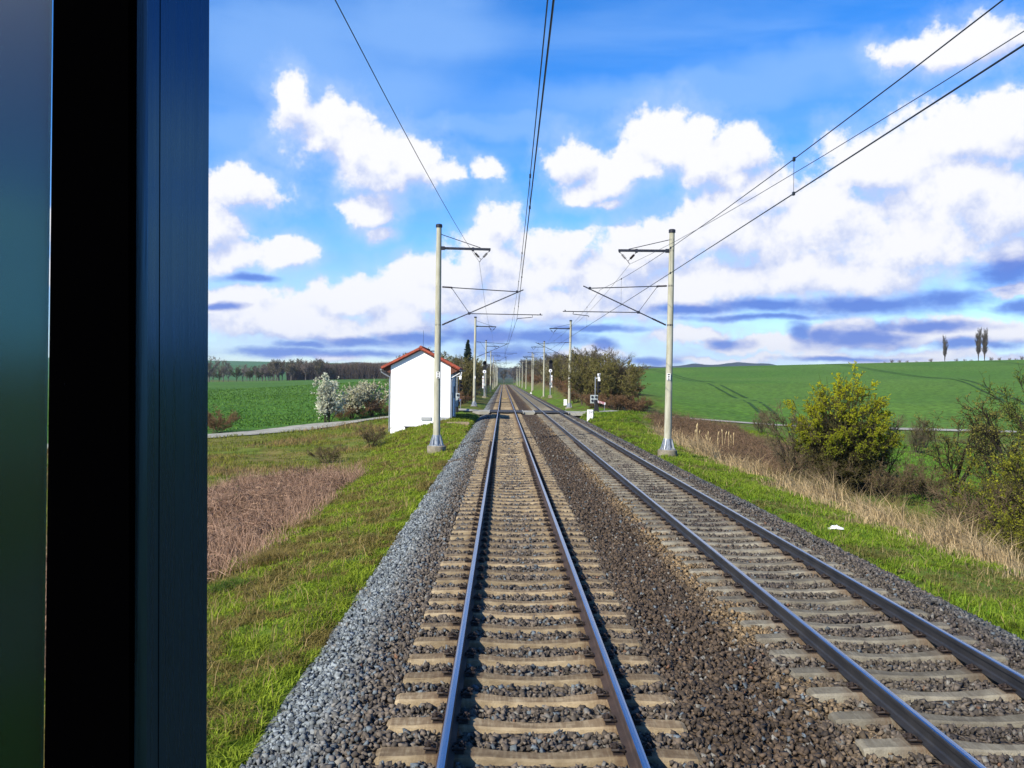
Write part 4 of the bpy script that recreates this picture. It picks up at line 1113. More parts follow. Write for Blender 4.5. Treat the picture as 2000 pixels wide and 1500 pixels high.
def plant(proto, x, y, s=1.0, rz=None, sz=None, label=None, cat='shrub', group=None, name=None, dz=-.05):
    if proto.name in _used: o = copy_tree(proto)
    else: o = proto; _used.add(proto.name)
    if name: o.name = name
    o.location = (x, y, gz1(x, y) + dz); o.scale = (s, s, sz or s)
    o.rotation_euler = (0, 0, random.uniform(0, 6.28) if rz is None else rz)
    if group is None and 'group' in o: del o['group']
    return tag(o, label, cat, group)

# --- the big willow and its neighbours, right
def ground_at(px, py, y0=8, y1=400):
    for yy in np.geomspace(y0, y1, 900):
        c_ = at(px, py, yy)
        if c_.z <= gz1(c_.x, c_.y): return c_.x, c_.y
    return c_.x, c_.y
c_ = at(1642, 905, 37.0); wx, wy = c_.x, 37.0
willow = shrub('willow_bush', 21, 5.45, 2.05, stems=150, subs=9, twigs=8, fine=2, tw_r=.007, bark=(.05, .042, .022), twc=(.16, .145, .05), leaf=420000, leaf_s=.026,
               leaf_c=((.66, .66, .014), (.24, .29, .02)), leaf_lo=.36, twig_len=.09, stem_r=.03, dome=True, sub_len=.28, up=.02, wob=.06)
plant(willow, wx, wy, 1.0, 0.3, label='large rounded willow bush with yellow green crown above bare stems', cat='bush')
side = shrub('bare_bush', 22, 4.2, 1.7, stems=14, subs=9, twigs=8, fine=3, tw_r=.007, bark=(.06, .05, .035), twc=(.20, .165, .095), twig_len=.2, up=.1)
plant(side, wx - 1.55, wy + .9, .95, label='grey bare bush pressed against the left flank of the yellow willow', cat='bush')
plant(side, wx + 1.65, wy + .9, .95, label='grey bare bush pressed against the right flank of the yellow willow', cat='bush')
low = shrub('brushwood', 23, 1.9, 1.5, stems=16, subs=8, twigs=8, fine=3, tw_r=.006, bark=(.07, .055, .035), twc=(.22, .16, .095), leaf=1800, leaf_s=.03, leaf_c=((.10, .13, .02), (.14, .15, .03)), spread=.75, twig_len=.3, stem_r=.025, up=.02)
for (x, y, s, lab) in ((wx - 1.6, wy - 1.2, .8, 'low brown brushwood at the foot of the yellow willow, on its left'), (wx + 1.2, wy - 1.8, .9, 'low brown brushwood at the foot of the yellow willow, on its right'), (wx + 3.2, wy - 1.0, .8, 'low brown brushwood between the willow and the bare budding trees')):
    plant(low, x, y, s, label=lab, cat='brushwood', name='brushwood')
bud = shrub('budding_tree', 24, 5.6, 2.6, stems=9, subs=9, twigs=9, fine=3, tw_r=.007, bark=(.035, .03, .02), twc=(.06, .055, .03), leaf=13000, leaf_s=.038, leaf_c=((.17, .24, .035), (.26, .30, .06)), leaf_lo=.1, trunk_h=.9, spread=.6, twig_len=.2, stem_r=.075, wob=.2)
bud2 = shrub('budding_tree', 25, 4.6, 1.8, stems=7, subs=8, twigs=8, fine=3, tw_r=.007, bark=(.03, .026, .018), twc=(.06, .05, .03), leaf=4500, leaf_s=.036, leaf_c=((.2, .22, .04), (.3, .26, .07)), leaf_lo=.1, trunk_h=.5, spread=.6, twig_len=.2, stem_r=.07, wob=.22)
plant(bud, 21.6, 34.5, .9, .6, label='tall thin budding tree at the right edge behind the yellow green bush', cat='tree', name='budding_tree')
plant(bud, 20.0, 32.5, .8, 3.2, label='thin budding tree with black forked stems right of the willow', cat='tree', name='budding_tree')
plant(bud2, 16.3, 27.6, .95, 1.2, label='dark leaning bare tree above the dry reeds near the right edge', cat='tree', name='budding_tree')
plant(bud2, 18.6, 36.0, .85, 4.0, label='small bare tree with few leaves between willow and forked trees', cat='tree', name='budding_tree')
yg = shrub('green_bush', 26, 2.9, 1.5, stems=18, subs=9, twigs=9, fine=2, tw_r=.006, bark=(.06, .05, .025), twc=(.11, .10, .04), leaf=19000, leaf_s=.03, leaf_c=((.36, .35, .02), (.22, .25, .03)), leaf_lo=.1, spread=.75, twig_len=.26, stem_r=.03)
plant(yg, 14.2, 22.6, 1.12, label='yellow green leafy bush cut by the right edge of the photo', cat='bush', name='green_bush')
plant(yg, 14.9, 27.0, .72, label='olive leafy bush behind the reeds, left of the leaning bare tree', cat='bush', name='green_bush')
plant(yg, 12.6, 21.0, .62, label='lowest leafy bush in front, rising out of the dry reeds', cat='bush', name='green_bush')
plant(low, 12.8, 23.4, 1.0, label='brown brushwood tangled beside the reeds near the right edge', cat='brushwood', name='brushwood')
plant(low, 15.6, 25.2, 1.1, label='brown brushwood under the leaning bare tree', cat='brushwood', name='brushwood')
plant(side, 21.0, 71, .52, label='small dark shrub standing alone by the pale road left of the willow', cat='bush')
for k, (x, y, s) in enumerate(((24.5, 60, .55), (27.5, 58, .5), (30, 62, .6), (33, 59, .5))):
    plant(side, x, y, s, label='dark low shrub in the roadside row seen behind the budding trees', cat='bush', group='roadside shrubs behind the budding trees')

# --- bushes along the line beyond the crossing
olive = shrub('olive_bush', 31, 6.2, 2.9, stems=18, subs=9, twigs=9, fine=2, tw_r=.013, bark=(.10, .085, .05), twc=(.22, .185, .085), leaf=15000, leaf_s=.075, leaf_c=((.19, .18, .045), (.28, .25, .08)), leaf_lo=.05, twig_len=.2, spread=.66)
barebig = shrub('bare_tree', 32, 6.6, 2.6, stems=8, subs=10, twigs=9, fine=3, tw_r=.012, bark=(.09, .075, .055), twc=(.18, .15, .10), twig_len=.2, spread=.62, trunk_h=.6, stem_r=.08)
rust = shrub('rusty_bush', 33, 3.2, 2.4, stems=18, subs=9, twigs=8, fine=2, tw_r=.012, bark=(.12, .075, .05), twc=(.29, .165, .095), leaf=3000, leaf_s=.06, leaf_c=((.30, .18, .09), (.22, .16, .06)), twig_len=.3, spread=.75, stem_r=.03, up=.03)
pale = shrub('pale_bush', 34, 4.6, 2.3, stems=14, subs=9, twigs=8, fine=2, tw_r=.013, bark=(.10, .08, .05), twc=(.24, .19, .10), leaf=11000, leaf_s=.075, leaf_c=((.70, .68, .48), (.35, .32, .14)), leaf_lo=.3, twig_len=.22, spread=.66)
plant(olive, 9.6, 97, .92, label='big olive bush right behind the crossing beside the second right mast', name='olive_bush')
plant(olive, 12.2, 94.5, .98, sz=.9, label='big olive bush behind the crossing signal at the foot of the green field', name='olive_bush')
plant(olive, 10.8, 101, 1.08, sz=1.02, label='tallest olive bush in the middle of the clump beyond the crossing', name='olive_bush')
plant(barebig, 12.6, 98, .98, label='bare branching tree standing out above the olive bushes beyond the crossing', cat='tree', name='bare_tree')
plant(barebig, 9.2, 104, .9, label='bare tree left of the olive clump beyond the crossing', cat='tree', name='bare_tree')
for k, (x, y, s) in enumerate(((9.3, 93.5, .5), (11.4, 92, .55), (13.4, 92.5, .6), (14.4, 94, .55), (9.0, 110, .7), (9.6, 120, .8), (10, 134, .9))):
    plant(rust, x, y, s, label='low rusty brown bush at the foot of the right bank', group='rusty bushes at the foot of the right bank', name='rusty_bush')
plant(pale, 10.6, 118, .85, label='pale blossoming bush above the right bank beside the signal', name='pale_bush')
protos = [olive, barebig, rust, pale, barebig, rust]
def bank_row(sign, data, lab, grp):
    for (x, y, k, s) in data:
        plant(protos[k], x, y, s, label=lab, cat='shrub', group=grp, name=protos[k].name.split('.')[0])
g_ = np.random.default_rng(5)
rightrow = []; leftrow = []
for y in np.concatenate([np.arange(112, 230, 8), np.geomspace(235, 540, 22)]):
    for rep in range(2):
        rightrow.append((float(2 + 8.6 + g_.uniform(0, 2.2) + rep * 4.5), float(y + g_.uniform(-3, 3)), int(g_.choice([0, 1, 2, 3, 4, 5], p=[.14, .22, .26, .16, .08, .14])), float(g_.uniform(.8, 1.15) * (1 + .12 * rep))))
for y in np.concatenate([np.arange(104, 230, 8), np.geomspace(235, 540, 22)]):
    for rep in range(2):
        leftrow.append((float(-5.6 - g_.uniform(.6, 2.2) - rep * 4.0), float(y + g_.uniform(-3, 3)), int(g_.choice([0, 1, 2, 3, 4, 5], p=[.36, .14, .30, .06, .06, .08])), float(g_.uniform(.7, 1.0) * (1 + .12 * rep))))
bank_row(1, rightrow, 'brown or olive shrub on the right cutting bank beyond the crossing', 'shrubs on the right cutting bank')
bank_row(-1, leftrow, 'brown or olive shrub on the left cutting bank beyond the crossing', 'shrubs on the left cutting bank')
plant(rust, -5.6, 97, .55, label='reddish bramble bush at the base of the second left mast', name='rusty_bush')
plant(rust, -7.0, 93, .6, label='reddish bramble bush right behind the house beyond the road', name='rusty_bush')
plant(pale, -8.6, 104, .55, label='pale blossoming bush peeping out above the house eave', name='pale_bush')
plant(rust, -5.2, 112, .6, label='low reddish bush left of the railway signal', name='rusty_bush')
# woods closing the view at the end of the line
wood = shrub('bare_tree', 35, 12.5, 4.2, stems=9, subs=9, twigs=8, fine=2, tw_r=.035, bark=(.15, .13, .115), twc=(.30, .25, .215), twig_len=.22, spread=.62, trunk_h=2.5, stem_r=.16)
wood2 = shrub('bare_tree', 36, 13.5, 3.4, stems=8, subs=9, twigs=8, fine=2, tw_r=.035, bark=(.13, .115, .10), twc=(.31, .265, .20), leaf=3500, leaf_s=.16, leaf_c=((.06, .07, .025), (.09, .085, .035)), twig_len=.2, spread=.6, trunk_h=3.0, stem_r=.16)
g_ = np.random.default_rng(9)
for k in range(44):
    x = float(g_.uniform(-46, 60)); y = float(540 + g_.uniform(0, 60) + (25 if abs(x - 2) < 12 else 0))
    plant((wood, wood2)[k % 2], x, y, float(g_.uniform(.75, 1.05)), label='bare tree of the wood closing the view at the end of the line', cat='tree', group='trees at the end of the line', name='bare_tree')
# spruce
def spruce(name, seed, H, Rd):
    g = np.random.default_rng(seed); e = empty(name, (0, 0, 0)); A = Acc(); B = Acc()
    T = grow(np.array([[0, 0, -.3]]), np.array([[0, 0, 1.]]), np.array([H + .3]), 8, .01, .1, g); v, q = tubes(T, .16, .02, 7); A.add(v, q, (.05, .04, .03))
    n = 260; h = H * (.08 + .9 * g.random(n) ** .85); a = g.uniform(0, 6.28, n); ln = Rd * (1.03 - h / H) ** .8 * g.uniform(.6, 1.1, n)
    P = grow(np.stack([np.zeros(n), np.zeros(n), h], 1), np.stack([np.cos(a), np.sin(a), np.full(n, -.12)], 1), ln, 4, .05, .01, g)
    v, q = tubes(P, .03, .008, 3); A.add(v, q, (.05, .04, .03))
    p, d, t = pick(P, 9000, g, .12, 1); p += g.normal(size=p.shape) * .05 - np.array([0, 0, .06])
    v, q = leaves(p, .17, g, .28); B.add(v, q, np.repeat(np.array((.022, .045, .018)) * g.uniform(.6, 1.5, (len(p), 1)), 4, 0))
    A.obj('trunk', M['woodmat'], e); B.obj('crown', M['leafmat'], e); return e
sp1 = spruce('spruce_tree', 41, 10.2, 2.1)
plant(sp1, -8.0, 186, 1.0, label='dark pointed spruce tree behind the second left mast', cat='tree')

# --- blossom trees on the left
blos = shrub('blossom_tree', 51, 3.9, 1.25, stems=16, subs=10, twigs=8, fine=2, tw_r=.008, bark=(.05, .04, .03), twc=(.10, .09, .05), leaf=34000, leaf_s=.055, leaf_c=((1.15, 1.15, 1.0), (.85, .88, .62)), leaf_lo=.06, spread=.6, twig_len=.18, stem_r=.035, up=.08)
blos2 = shrub('blossom_tree', 52, 3.6, 1.5, stems=16, subs=9, twigs=8, fine=2, tw_r=.008, bark=(.06, .045, .03), twc=(.13, .10, .055), leaf=22000, leaf_s=.052, leaf_c=((1.1, 1.08, .88), (.65, .62, .34)), leaf_lo=.22, spread=.66, twig_len=.2, stem_r=.035)
x, y = ground_at(640, 826); plant(blos, x, y, 1.08, label='leftmost and whitest blossoming tree at the edge of the green field', cat='tree', group=None)
x, y = ground_at(686, 818); plant(blos2, x, y, 1.05, label='creamy blossoming tree in the middle of the three by the road', cat='tree', name='blossom_tree')
x, y = ground_at(726, 813); plant(blos2, x, y, 1.12, 2.2, label='blossoming tree nearest the house by the road', cat='tree', name='blossom_tree')
for (px, py, s, lab) in ((745, 812, .55, 'brown bare hedge bush between the last blossoming tree and the house'), (706, 817, .5, 'brown bare bush between the two creamy blossoming trees'), (668, 820, .42, 'low brown bush right of the whitest blossoming tree')):
    x, y = ground_at(px, py); plant(rust, x, y, s, label=lab, name='rusty_bush')
x, y = ground_at(424, 846); plant(rust, x, y, .6, label='orange brown bush at the far left beside the road', name='rusty_bush')
x, y = ground_at(725, 872); plant(low, x, y, .75, label='small dry brown bush on the slope left of the white house', cat='brushwood', name='brushwood')
x, y = ground_at(640, 905); plant(low, x, y, .55, label='small twiggy bush rising behind the bramble thicket', cat='brushwood', name='brushwood')

# --- forest edge across the left field
g_ = np.random.default_rng(12)
for k in range(46):
    px = float(g_.uniform(520, 770)) if k > 16 else float(g_.uniform(510, 640))
    y = float(500 + g_.uniform(0, 45)); x = float(at(px, 740, y).x)
    plant((wood, wood2)[k % 2], x, y, float(g_.uniform(.70, .90)) * (1.12 if 520 < px < 640 else .92), label='bare tree in the forest edge across the left field', cat='tree', group='trees in the left forest edge', name='bare_tree')
budg = shrub('budding_tree', 37, 8, 3, stems=9, subs=9, twigs=8, fine=2, tw_r=.03, bark=(.05, .045, .03), twc=(.08, .085, .03), leaf=6000, leaf_s=.14, leaf_c=((.09, .12, .03), (.14, .15, .04)), twig_len=.22, spread=.64, trunk_h=1.2, stem_r=.12)
for (px, y, s, lab) in ((428, 470, .8, 'green budding tree at the left edge below the taller bare trees'), (462, 480, .95, 'lone green budding tree in front of the distant pale field'), (488, 478, .75, 'green budding tree left of the main forest block'), (505, 474, .7, 'round green bush tree at the left end of the forest block')):
    x = float(at(px, 740, y).x); plant(budg, x, y, s, label=lab, cat='tree', name='budding_tree')
for (px, y, s, lab) in ((408, 440, 1.15, 'tallest bare tree at the left edge beside the dark window post'), (436, 455, .95, 'bare tree next to the tallest one at the left edge')):
    x = float(at(px, 740, y).x); plant(wood, x, y, s, label=lab, cat='tree', name='bare_tree')
for px in (409, 416, 446, 474, 482, 493, 501, 512, 518, 527):
    y = float(500 + g_.uniform(0, 30)); x = float(at(px, 740, y).x)
    plant((wood, wood2)[px % 2], x, y, float(g_.uniform(.6, .85)), label='bare tree in the loose group left of the forest edge', cat='tree', group='loose trees left of the forest edge', name='bare_tree')
# dense young wood behind: one mass
A = Acc(); n = 5200; px = g_.uniform(560, 775, n); yy = g_.uniform(505, 560, n); xx = np.array([at(float(a), 740, float(b)).x for a, b in zip(px, yy)])
zz = gz(xx, yy); hh = g_.uniform(7.2, 9.8, n)
P = grow(np.stack([xx, yy, zz], 1), np.tile([0, 0, 1.], (n, 1)), hh, 3, .05, .05, g_); v, q = tubes(P, .10, .04, 3); A.add(v, q, np.repeat(np.array((.11, .09, .075)) * g_.uniform(.6, 1.3, (n, 1)), 12, 0))
p, d, t = pick(P, 45000, g_, .25, 1); P2 = grow(p, d * .6 + g_.normal(size=d.shape) * .6 + np.array([0, 0, .35]), g_.uniform(.7, 1.9, len(p)), 2, .1, .05, g_)
v, q = tubes(P2, .035, .02, 3); A.add(v, q, np.repeat(np.array((.25, .185, .15)) * g_.uniform(.6, 1.3, (len(p), 1)), 9, 0))
tag(A.obj('young_woods', M['leafmat']), 'dense brown young wood behind the left field', 'wood', kind='stuff')

# --- poplars and the tree row on the right skyline
def crest(px, y=350):
    x = float(at(px, 705, y).x); return x, y
pop = shrub('poplar_tree', 61, 16.0, 1.7, stems=20, subs=12, twigs=6, fine=2, tw_r=.035, bark=(.09, .08, .07), twc=(.17, .15, .12), twig_len=.085, spread=.52, trunk_h=1.5, stem_r=.14, up=.5, sub_len=.45, wob=.05)
for (px, s, lab) in ((1845, .82, 'slim bare poplar alone on the right skyline'), (1911, 1.02, 'left poplar of the close pair on the right skyline'), (1923, 1.0, 'right poplar of the close pair on the right skyline')):
    x, y = crest(px, 395); plant(pop, x, y, s, label=lab, cat='tree', name='poplar_tree', dz=-.6)
for k, px in enumerate((1728, 1742, 1757, 1772, 1790, 1818, 1868, 1884, 1897, 1936, 1952, 1972, 1984, 1996)):
    x, y = crest(px, 420); plant(wood, x, y, .16 + .08 * ((k * 7) % 4) / 3, label='tiny bare tree in the row on the right skyline', cat='tree', group='tiny tree row on the right skyline', name='bare_tree', dz=-.4)

# ------------------------------------------------------------------ grass, brambles, reeds (uncounted masses)
def blades(name, x, y, h, w, lean, col, label, mat='leafmat', dirbias=(0, 0), zoff=0.0, bend=.6):
    n = len(x); z = ground_noise_z(x, y) + zoff
    a = rng.uniform(0, 2 * math.pi, n)
    ln = rng.normal(size=(n, 2)) * lean + np.array(dirbias)
    p0 = np.stack([x, y, z - .02], 1); hv = h[:, None]
    p1 = p0 + np.concatenate([ln * .35 * hv, hv * .55], 1); p2 = p0 + np.concatenate([ln * (1 + bend) * hv, hv * (1 - .25 * np.linalg.norm(ln, axis=1, keepdims=True))], 1)
    s = np.stack([np.cos(a), np.sin(a), np.zeros(n)], 1) * w[:, None]
    V = np.stack([p0 - s, p0 + s, p1 + s * .7, p1 - s * .7, p2], 1).reshape(-1, 3)
    i = np.arange(n)[:, None] * 5
    Q = np.concatenate([i, i + 1, i + 2, i + 3], 1); T = np.concatenate([i + 3, i + 2, i + 4], 1)
    o = npmesh(name, V, [Q, T], M[mat], col=np.repeat(col, 5, 0))
    return tag(o, label, name.split('_')[-1], kind='stuff')
def zone(n, x0, x1, y0, y1, clump=1.2, thr=.0, p=1.0):
    y = y0 * (y1 / y0) ** (rng.random(n) ** p); x = rng.uniform(x0, x1, n)
    k = fbm(x, y, clump, 3); ok = k > thr
    return x[ok], y[ok], k[ok]
def mixcol(a, b, f, jit=.3):
    f = np.clip(f, 0, 1)[:, None]; c = np.array(a) * (1 - f) + np.array(b) * f
    return c * rng.uniform(1 - jit, 1 + jit, (len(c), 1))
def tufts(n, x0, x1, y0, y1, per, sig):
    y = y0 * (y1 / y0) ** rng.random(n); x = rng.uniform(x0, x1, n); f = rng.random(n)
    s_ = sig * (1 + np.clip(y - 15, 0, 60) * .03)
    X_ = np.repeat(x, per) + rng.normal(size=n * per) * np.repeat(s_, per); Y_ = np.repeat(y, per) + rng.normal(size=n * per) * np.repeat(s_, per)
    return X_, Y_, np.repeat(f, per)
x, y, f = tufts(15000, 6.2, 10.4, 6.5, 80, 14, .05)
edge = 6.3 + .45 * (fbm(y, y * 0, .8, 3) - .5) * 2
ok = x > edge; x, y, f = x[ok], y[ok], f[ok]
bare = fbm(x + 31, y, 1.6, 3) + (f - .5) * .12
h = rng.uniform(.5, 1.1, len(x)) * (.05 + .13 * f ** 1.5) * (1 + np.clip(y - 20, 0, 40) * .012) * np.where(bare > .56, .6, 1.0)
blades('verge_grass', x, y, h, .0045 + .00024 * y, .5, np.where((bare > .57)[:, None], mixcol((.24, .19, .08), (.15, .17, .03), f), mixcol((.10, .23, .012), (.25, .34, .03), f)), 'short bright green grass on the right verge')
x, y, f = tufts(18000, -7.8, -2.2, 6.5, 74, 14, .055)
edge = -2.42 - .45 * (fbm(y, y * 0 + 9, .8, 3) - .5) * 2
ok = x < edge; x, y, f = x[ok], y[ok], f[ok]
dry = fbm(x + 77, y + 5, .8, 4) + (f - .5) * .2
h = rng.uniform(.5, 1.1, len(x)) * (.05 + .13 * f ** 1.5) * (1 + np.clip(y - 20, 0, 40) * .012)
far = np.clip((y - 22) / 20, 0, 1)
cc = mixcol((.12, .23, .010), (.29, .36, .03), f); c2 = mixcol((.28, .20, .07), (.20, .17, .04), f)
cc = np.where((dry > .535 + .10 * far)[:, None], c2, cc)
blades('slope_grass', x, y, h, .0045 + .00024 * y, .55, cc, 'short olive green grass on the left slope', dirbias=(.15, .1))
x, y, k = zone(5200, -7.0, -2.6, 7, 60, .7, .42)
blades('dead_stems', x, y, rng.uniform(.12, .38, len(x)), .003 + .00014 * y, .5, mixcol((.50, .36, .17), (.28, .20, .08), rng.random(len(x)), .3), 'sparse dead straw stems standing in the grass of the left slope')
x, y, k = zone(4200, 6.5, 9.6, 8, 60, .7, .42)
blades('dead_stems', x, y, rng.uniform(.10, .30, len(x)), .003 + .00014 * y, .6, mixcol((.46, .36, .17), (.22, .17, .06), rng.random(len(x)), .3), 'sparse dead straw stems lying in the grass of the right verge')
# straw tussock and other tufts
def tuft(px, py, n, hh, col, label, rad=.35):
    x0, y0 = ground_at(px, py, 6, 80); x = rng.normal(x0, rad * .5, n); y = rng.normal(y0, rad * .5, n)
    o = blades('grass_tuft', x, y, rng.uniform(.6, 1.1, n) * hh, np.full(n, .006), .75, np.array(col) * rng.uniform(.7, 1.25, (n, 1)), label)
    o['kind'] = 'thing'; o['category'] = 'grass tuft'
tuft(528, 1098, 900, .30, (.30, .23, .07), 'straw yellow grass tussock below the bramble thicket on the left slope')
tuft(440, 1150, 600, .22, (.10, .17, .02), 'fresh green grass tussock low on the left slope beside the window post')
# left flat: weeds between thicket and road
x, y, k = zone(110000, -40, -6.5, 24, 84, 1.4, .36)
rdist = np.interp(x, [-75, -50, -34, -23, -16.3, -11, -6], [5, 34, 54, 68, 77.8, 82.6, 81])
ok = (y < rdist - 3.0) & ~((np.abs(x + 6.33) < 2.9) & (y > 62.5) & (y < 70)); x, y, k = x[ok], y[ok], k[ok]
n2_ = fbm(x, y + 40, 5, 3)
blades('meadow_weeds', x, y, rng.uniform(.10, .42, len(x)) * np.clip(.5 + (n2_ - .3) * 2.4, .4, 1.8), .008 + .00016 * y, .4, np.where((n2_ > .52)[:, None], mixcol((.26, .18, .07), (.34, .24, .10), (k - .4) * 4), mixcol((.16, .21, .02), (.26, .25, .04), (k - .4) * 4)), 'dry and green weeds on the low ground towards the road')
# left field crop
x, y, k = zone(80000, -80, -10, 74, 245, 2, .2, .9)
rd = np.interp(x, [-75, -50, -34, -23, -16.3, -11], [9, 38, 58, 73, 83, 88]); ok = (y > rd + 1.6) & (rng.random(len(y)) < np.clip(1 - (y - 95) / 150, 0, 1)); x, y, k = x[ok], y[ok], k[ok]
blades('crop_grass', x, y, rng.uniform(.10, .24, len(x)), .03 + .0003 * y, .5, mixcol((.085, .20, .022), (.13, .26, .04), (k - .35) * 4), 'young green crop on the left field')
# bramble thicket, left
n = 13500
x = -5.9 - 5.4 * rng.random(n) ** .8; y = 11.5 + 25 * rng.random(n)
lim = -6.0 - .9 * fbm(y, y * 0 + 3, 4, 3) + .2
ok = (x < lim) & (y < 35.5 - .2 * np.abs(x + 8) + 3 * fbm(x, y, 2, 2)); x, y = x[ok], y[ok]; n = len(x)
hh = np.clip((-x - 5.8) / 1.6, .25, 1) * rng.uniform(.35, .95, n) * (.65 + .7 * fbm(x, y, 2.2, 3)); a = rng.uniform(0, 6.28, n); L_ = rng.uniform(.5, 1.5, n)
t = np.linspace(0, 1, 6)[None, :]
arch = 4 * t * (1 - t) * rng.uniform(.75, 1.0, (n, 1)); wig = rng.normal(size=(n, 6, 3)) * .035
P = np.stack([x[:, None] + np.cos(a)[:, None] * L_[:, None] * (t - .3), y[:, None] + np.sin(a)[:, None] * L_[:, None] * (t - .3), ground_noise_z(x, y)[:, None] + arch * hh[:, None]], -1) + wig
A = Acc(); v, q = tubes(P, .010, .005, 3)
cb_ = mixcol((.46, .30, .20), (.15, .08, .05), (rng.random(n) - .25) * 1.6, .4); A.add(v, q, np.repeat(cb_, 18, 0))
p, d, tt = pick(P, 26000, rng, .2, .95); P2 = grow(p, d + rng.normal(size=d.shape) * .7 + np.array([0, 0, .25]), rng.uniform(.12, .4, len(p)), 2, .2, .02, rng)
v, q = tubes(P2, .0045, .0025, 3); A.add(v, q, np.repeat(mixcol((.42, .28, .20), (.17, .10, .07), (rng.random(len(p)) - .2) * 1.5, .4), 9, 0))
p, d, tt = pick(P2, 5000, rng, .2, 1); v, q = leaves(p, .028, rng); A.add(v, q, np.repeat(mixcol((.09, .12, .03), (.15, .10, .05), rng.random(len(p))), 4, 0))
# upright dry stems rising through the thicket and fraying into the grass
m_ = 22000; x = -5.3 - 6.4 * rng.random(m_) ** .9; y = 10.5 + 33 * rng.random(m_); kk = fbm(x, y, 1.5, 3)
ok = (kk > .40) & (y < 37.5 + 5 * (kk - .5)) & (x < -5.4 - .05 * np.clip(y - 22, 0, 30)); x, y, kk = x[ok], y[ok], kk[ok]; hh = rng.uniform(.25, .95, len(x)) * np.clip((-x - 4.9) / 2.0, .2, 1) * (.5 + kk)
P = grow(np.stack([x, y, ground_noise_z(x, y)], 1), np.stack([rng.normal(size=len(x)) * .3, rng.normal(size=len(x)) * .3, np.ones(len(x))], 1), hh, 3, .12, .0, rng)
v, q = tubes(P, .007, .003, 3); A.add(v, q, np.repeat(mixcol((.54, .36, .25), (.28, .16, .10), rng.random(len(x)), .4), 12, 0))
tag(A.obj('bramble_thicket', M['woodmat']), 'reddish brown bare bramble thicket along the left slope', 'brambles', kind='stuff')
# brown brambles around the willow and beyond, right
n = 8000
x = rng.uniform(11.3, 18.5, n); y = rng.uniform(38, 70, n); hh = rng.uniform(.25, .85, n) * (.5 + .8 * fbm(x, y, 2.5, 3)); a = rng.uniform(0, 6.28, n); L_ = rng.uniform(.5, 1.6, n)
arch = 4 * t * (1 - t) * rng.uniform(.7, 1.0, (n, 1))
P = np.stack([x[:, None] + np.cos(a)[:, None] * L_[:, None] * (t - .3), y[:, None] + np.sin(a)[:, None] * L_[:, None] * (t - .3), ground_noise_z(x, y)[:, None] + arch * hh[:, None]], -1) + rng.normal(size=(n, 6, 3)) * .04
A = Acc(); v, q = tubes(P, .012, .006, 3); A.add(v, q, np.repeat(mixcol((.22, .135, .085), (.13, .09, .05), rng.random(n), .4), 18, 0))
p, d, tt = pick(P, 22000, rng, .2, 1); P2 = grow(p, d + rng.normal(size=d.shape) * .7 + np.array([0, 0, .4]), rng.uniform(.2, .6, len(p)), 2, .2, .05, rng)
v, q = tubes(P2, .008, .004, 3); A.add(v, q, np.repeat(mixcol((.25, .155, .10), (.15, .11, .055), rng.random(len(p)), .4), 9, 0))
tag(A.obj('bramble_undergrowth', M['woodmat']), 'brown bramble undergrowth behind the dry reeds on the right', 'brambles', kind='stuff')
# dry reeds, right
n = 15000
y = 13 * (62 / 13) ** (rng.random(n)); c_ = np.interp(y, [12, 18, 30, 45, 62], [10.1, 9.7, 9.7, 10.0, 10.4]); dx_ = rng.normal(size=n) * .55; x = c_ + dx_ + .25
k = fbm(x, y, 1.1, 3); ok = k > .46; x, y, k, dx_ = x[ok], y[ok], k[ok], dx_[ok]
blades('dry_reeds', x, y, rng.uniform(.25, .8, len(x)) * np.clip((k - .32) * 4.5, .35, 1.5) * np.clip(1 + dx_ * .6, .35, 1.2), .0045 + .00016 * y, .34, mixcol((.85, .66, .38), (.55, .40, .22), (k - .38) * 4, .4), 'tall straw coloured dry reeds along the ditch', dirbias=(-.22, -.1))
x, y, k = zone(11000, 10.4, 14.5, 12, 40, 1.2, .42)
blades('ditch_weeds', x, y, rng.uniform(.3, 1.0, len(x)), .0035 + .00012 * y, .35, mixcol((.30, .22, .11), (.22, .20, .05), (k - .4) * 4, .4), 'brown and olive tall weeds in the ditch behind the reeds')
x, y, k = zone(34000, 15, 34, 24, 66, 2, .3)
blades('ditch_grass', x, y, rng.uniform(.08, .22, len(x)), .008 + .0002 * y, .4, mixcol((.09, .25, .018), (.15, .29, .03), (k - .35) * 4), 'bright green grass beyond the ditch')
x, y, k = zone(26000, 6.6, 22, 58, 84, 1.6, .36)
rr = np.interp(x, [6.6, 10, 17.4, 29], [79, 82.5, 96, 90]); ok = (y < rr - 3.4); x, y, k = x[ok], y[ok], k[ok]
blades('mound_grass', x, y, rng.uniform(.1, .3, len(x)), .018 + np.zeros(len(x)), .45, mixcol((.11, .22, .012), (.25, .31, .03), (k - .4) * 4), 'tufted green grass around the kilometre stone')
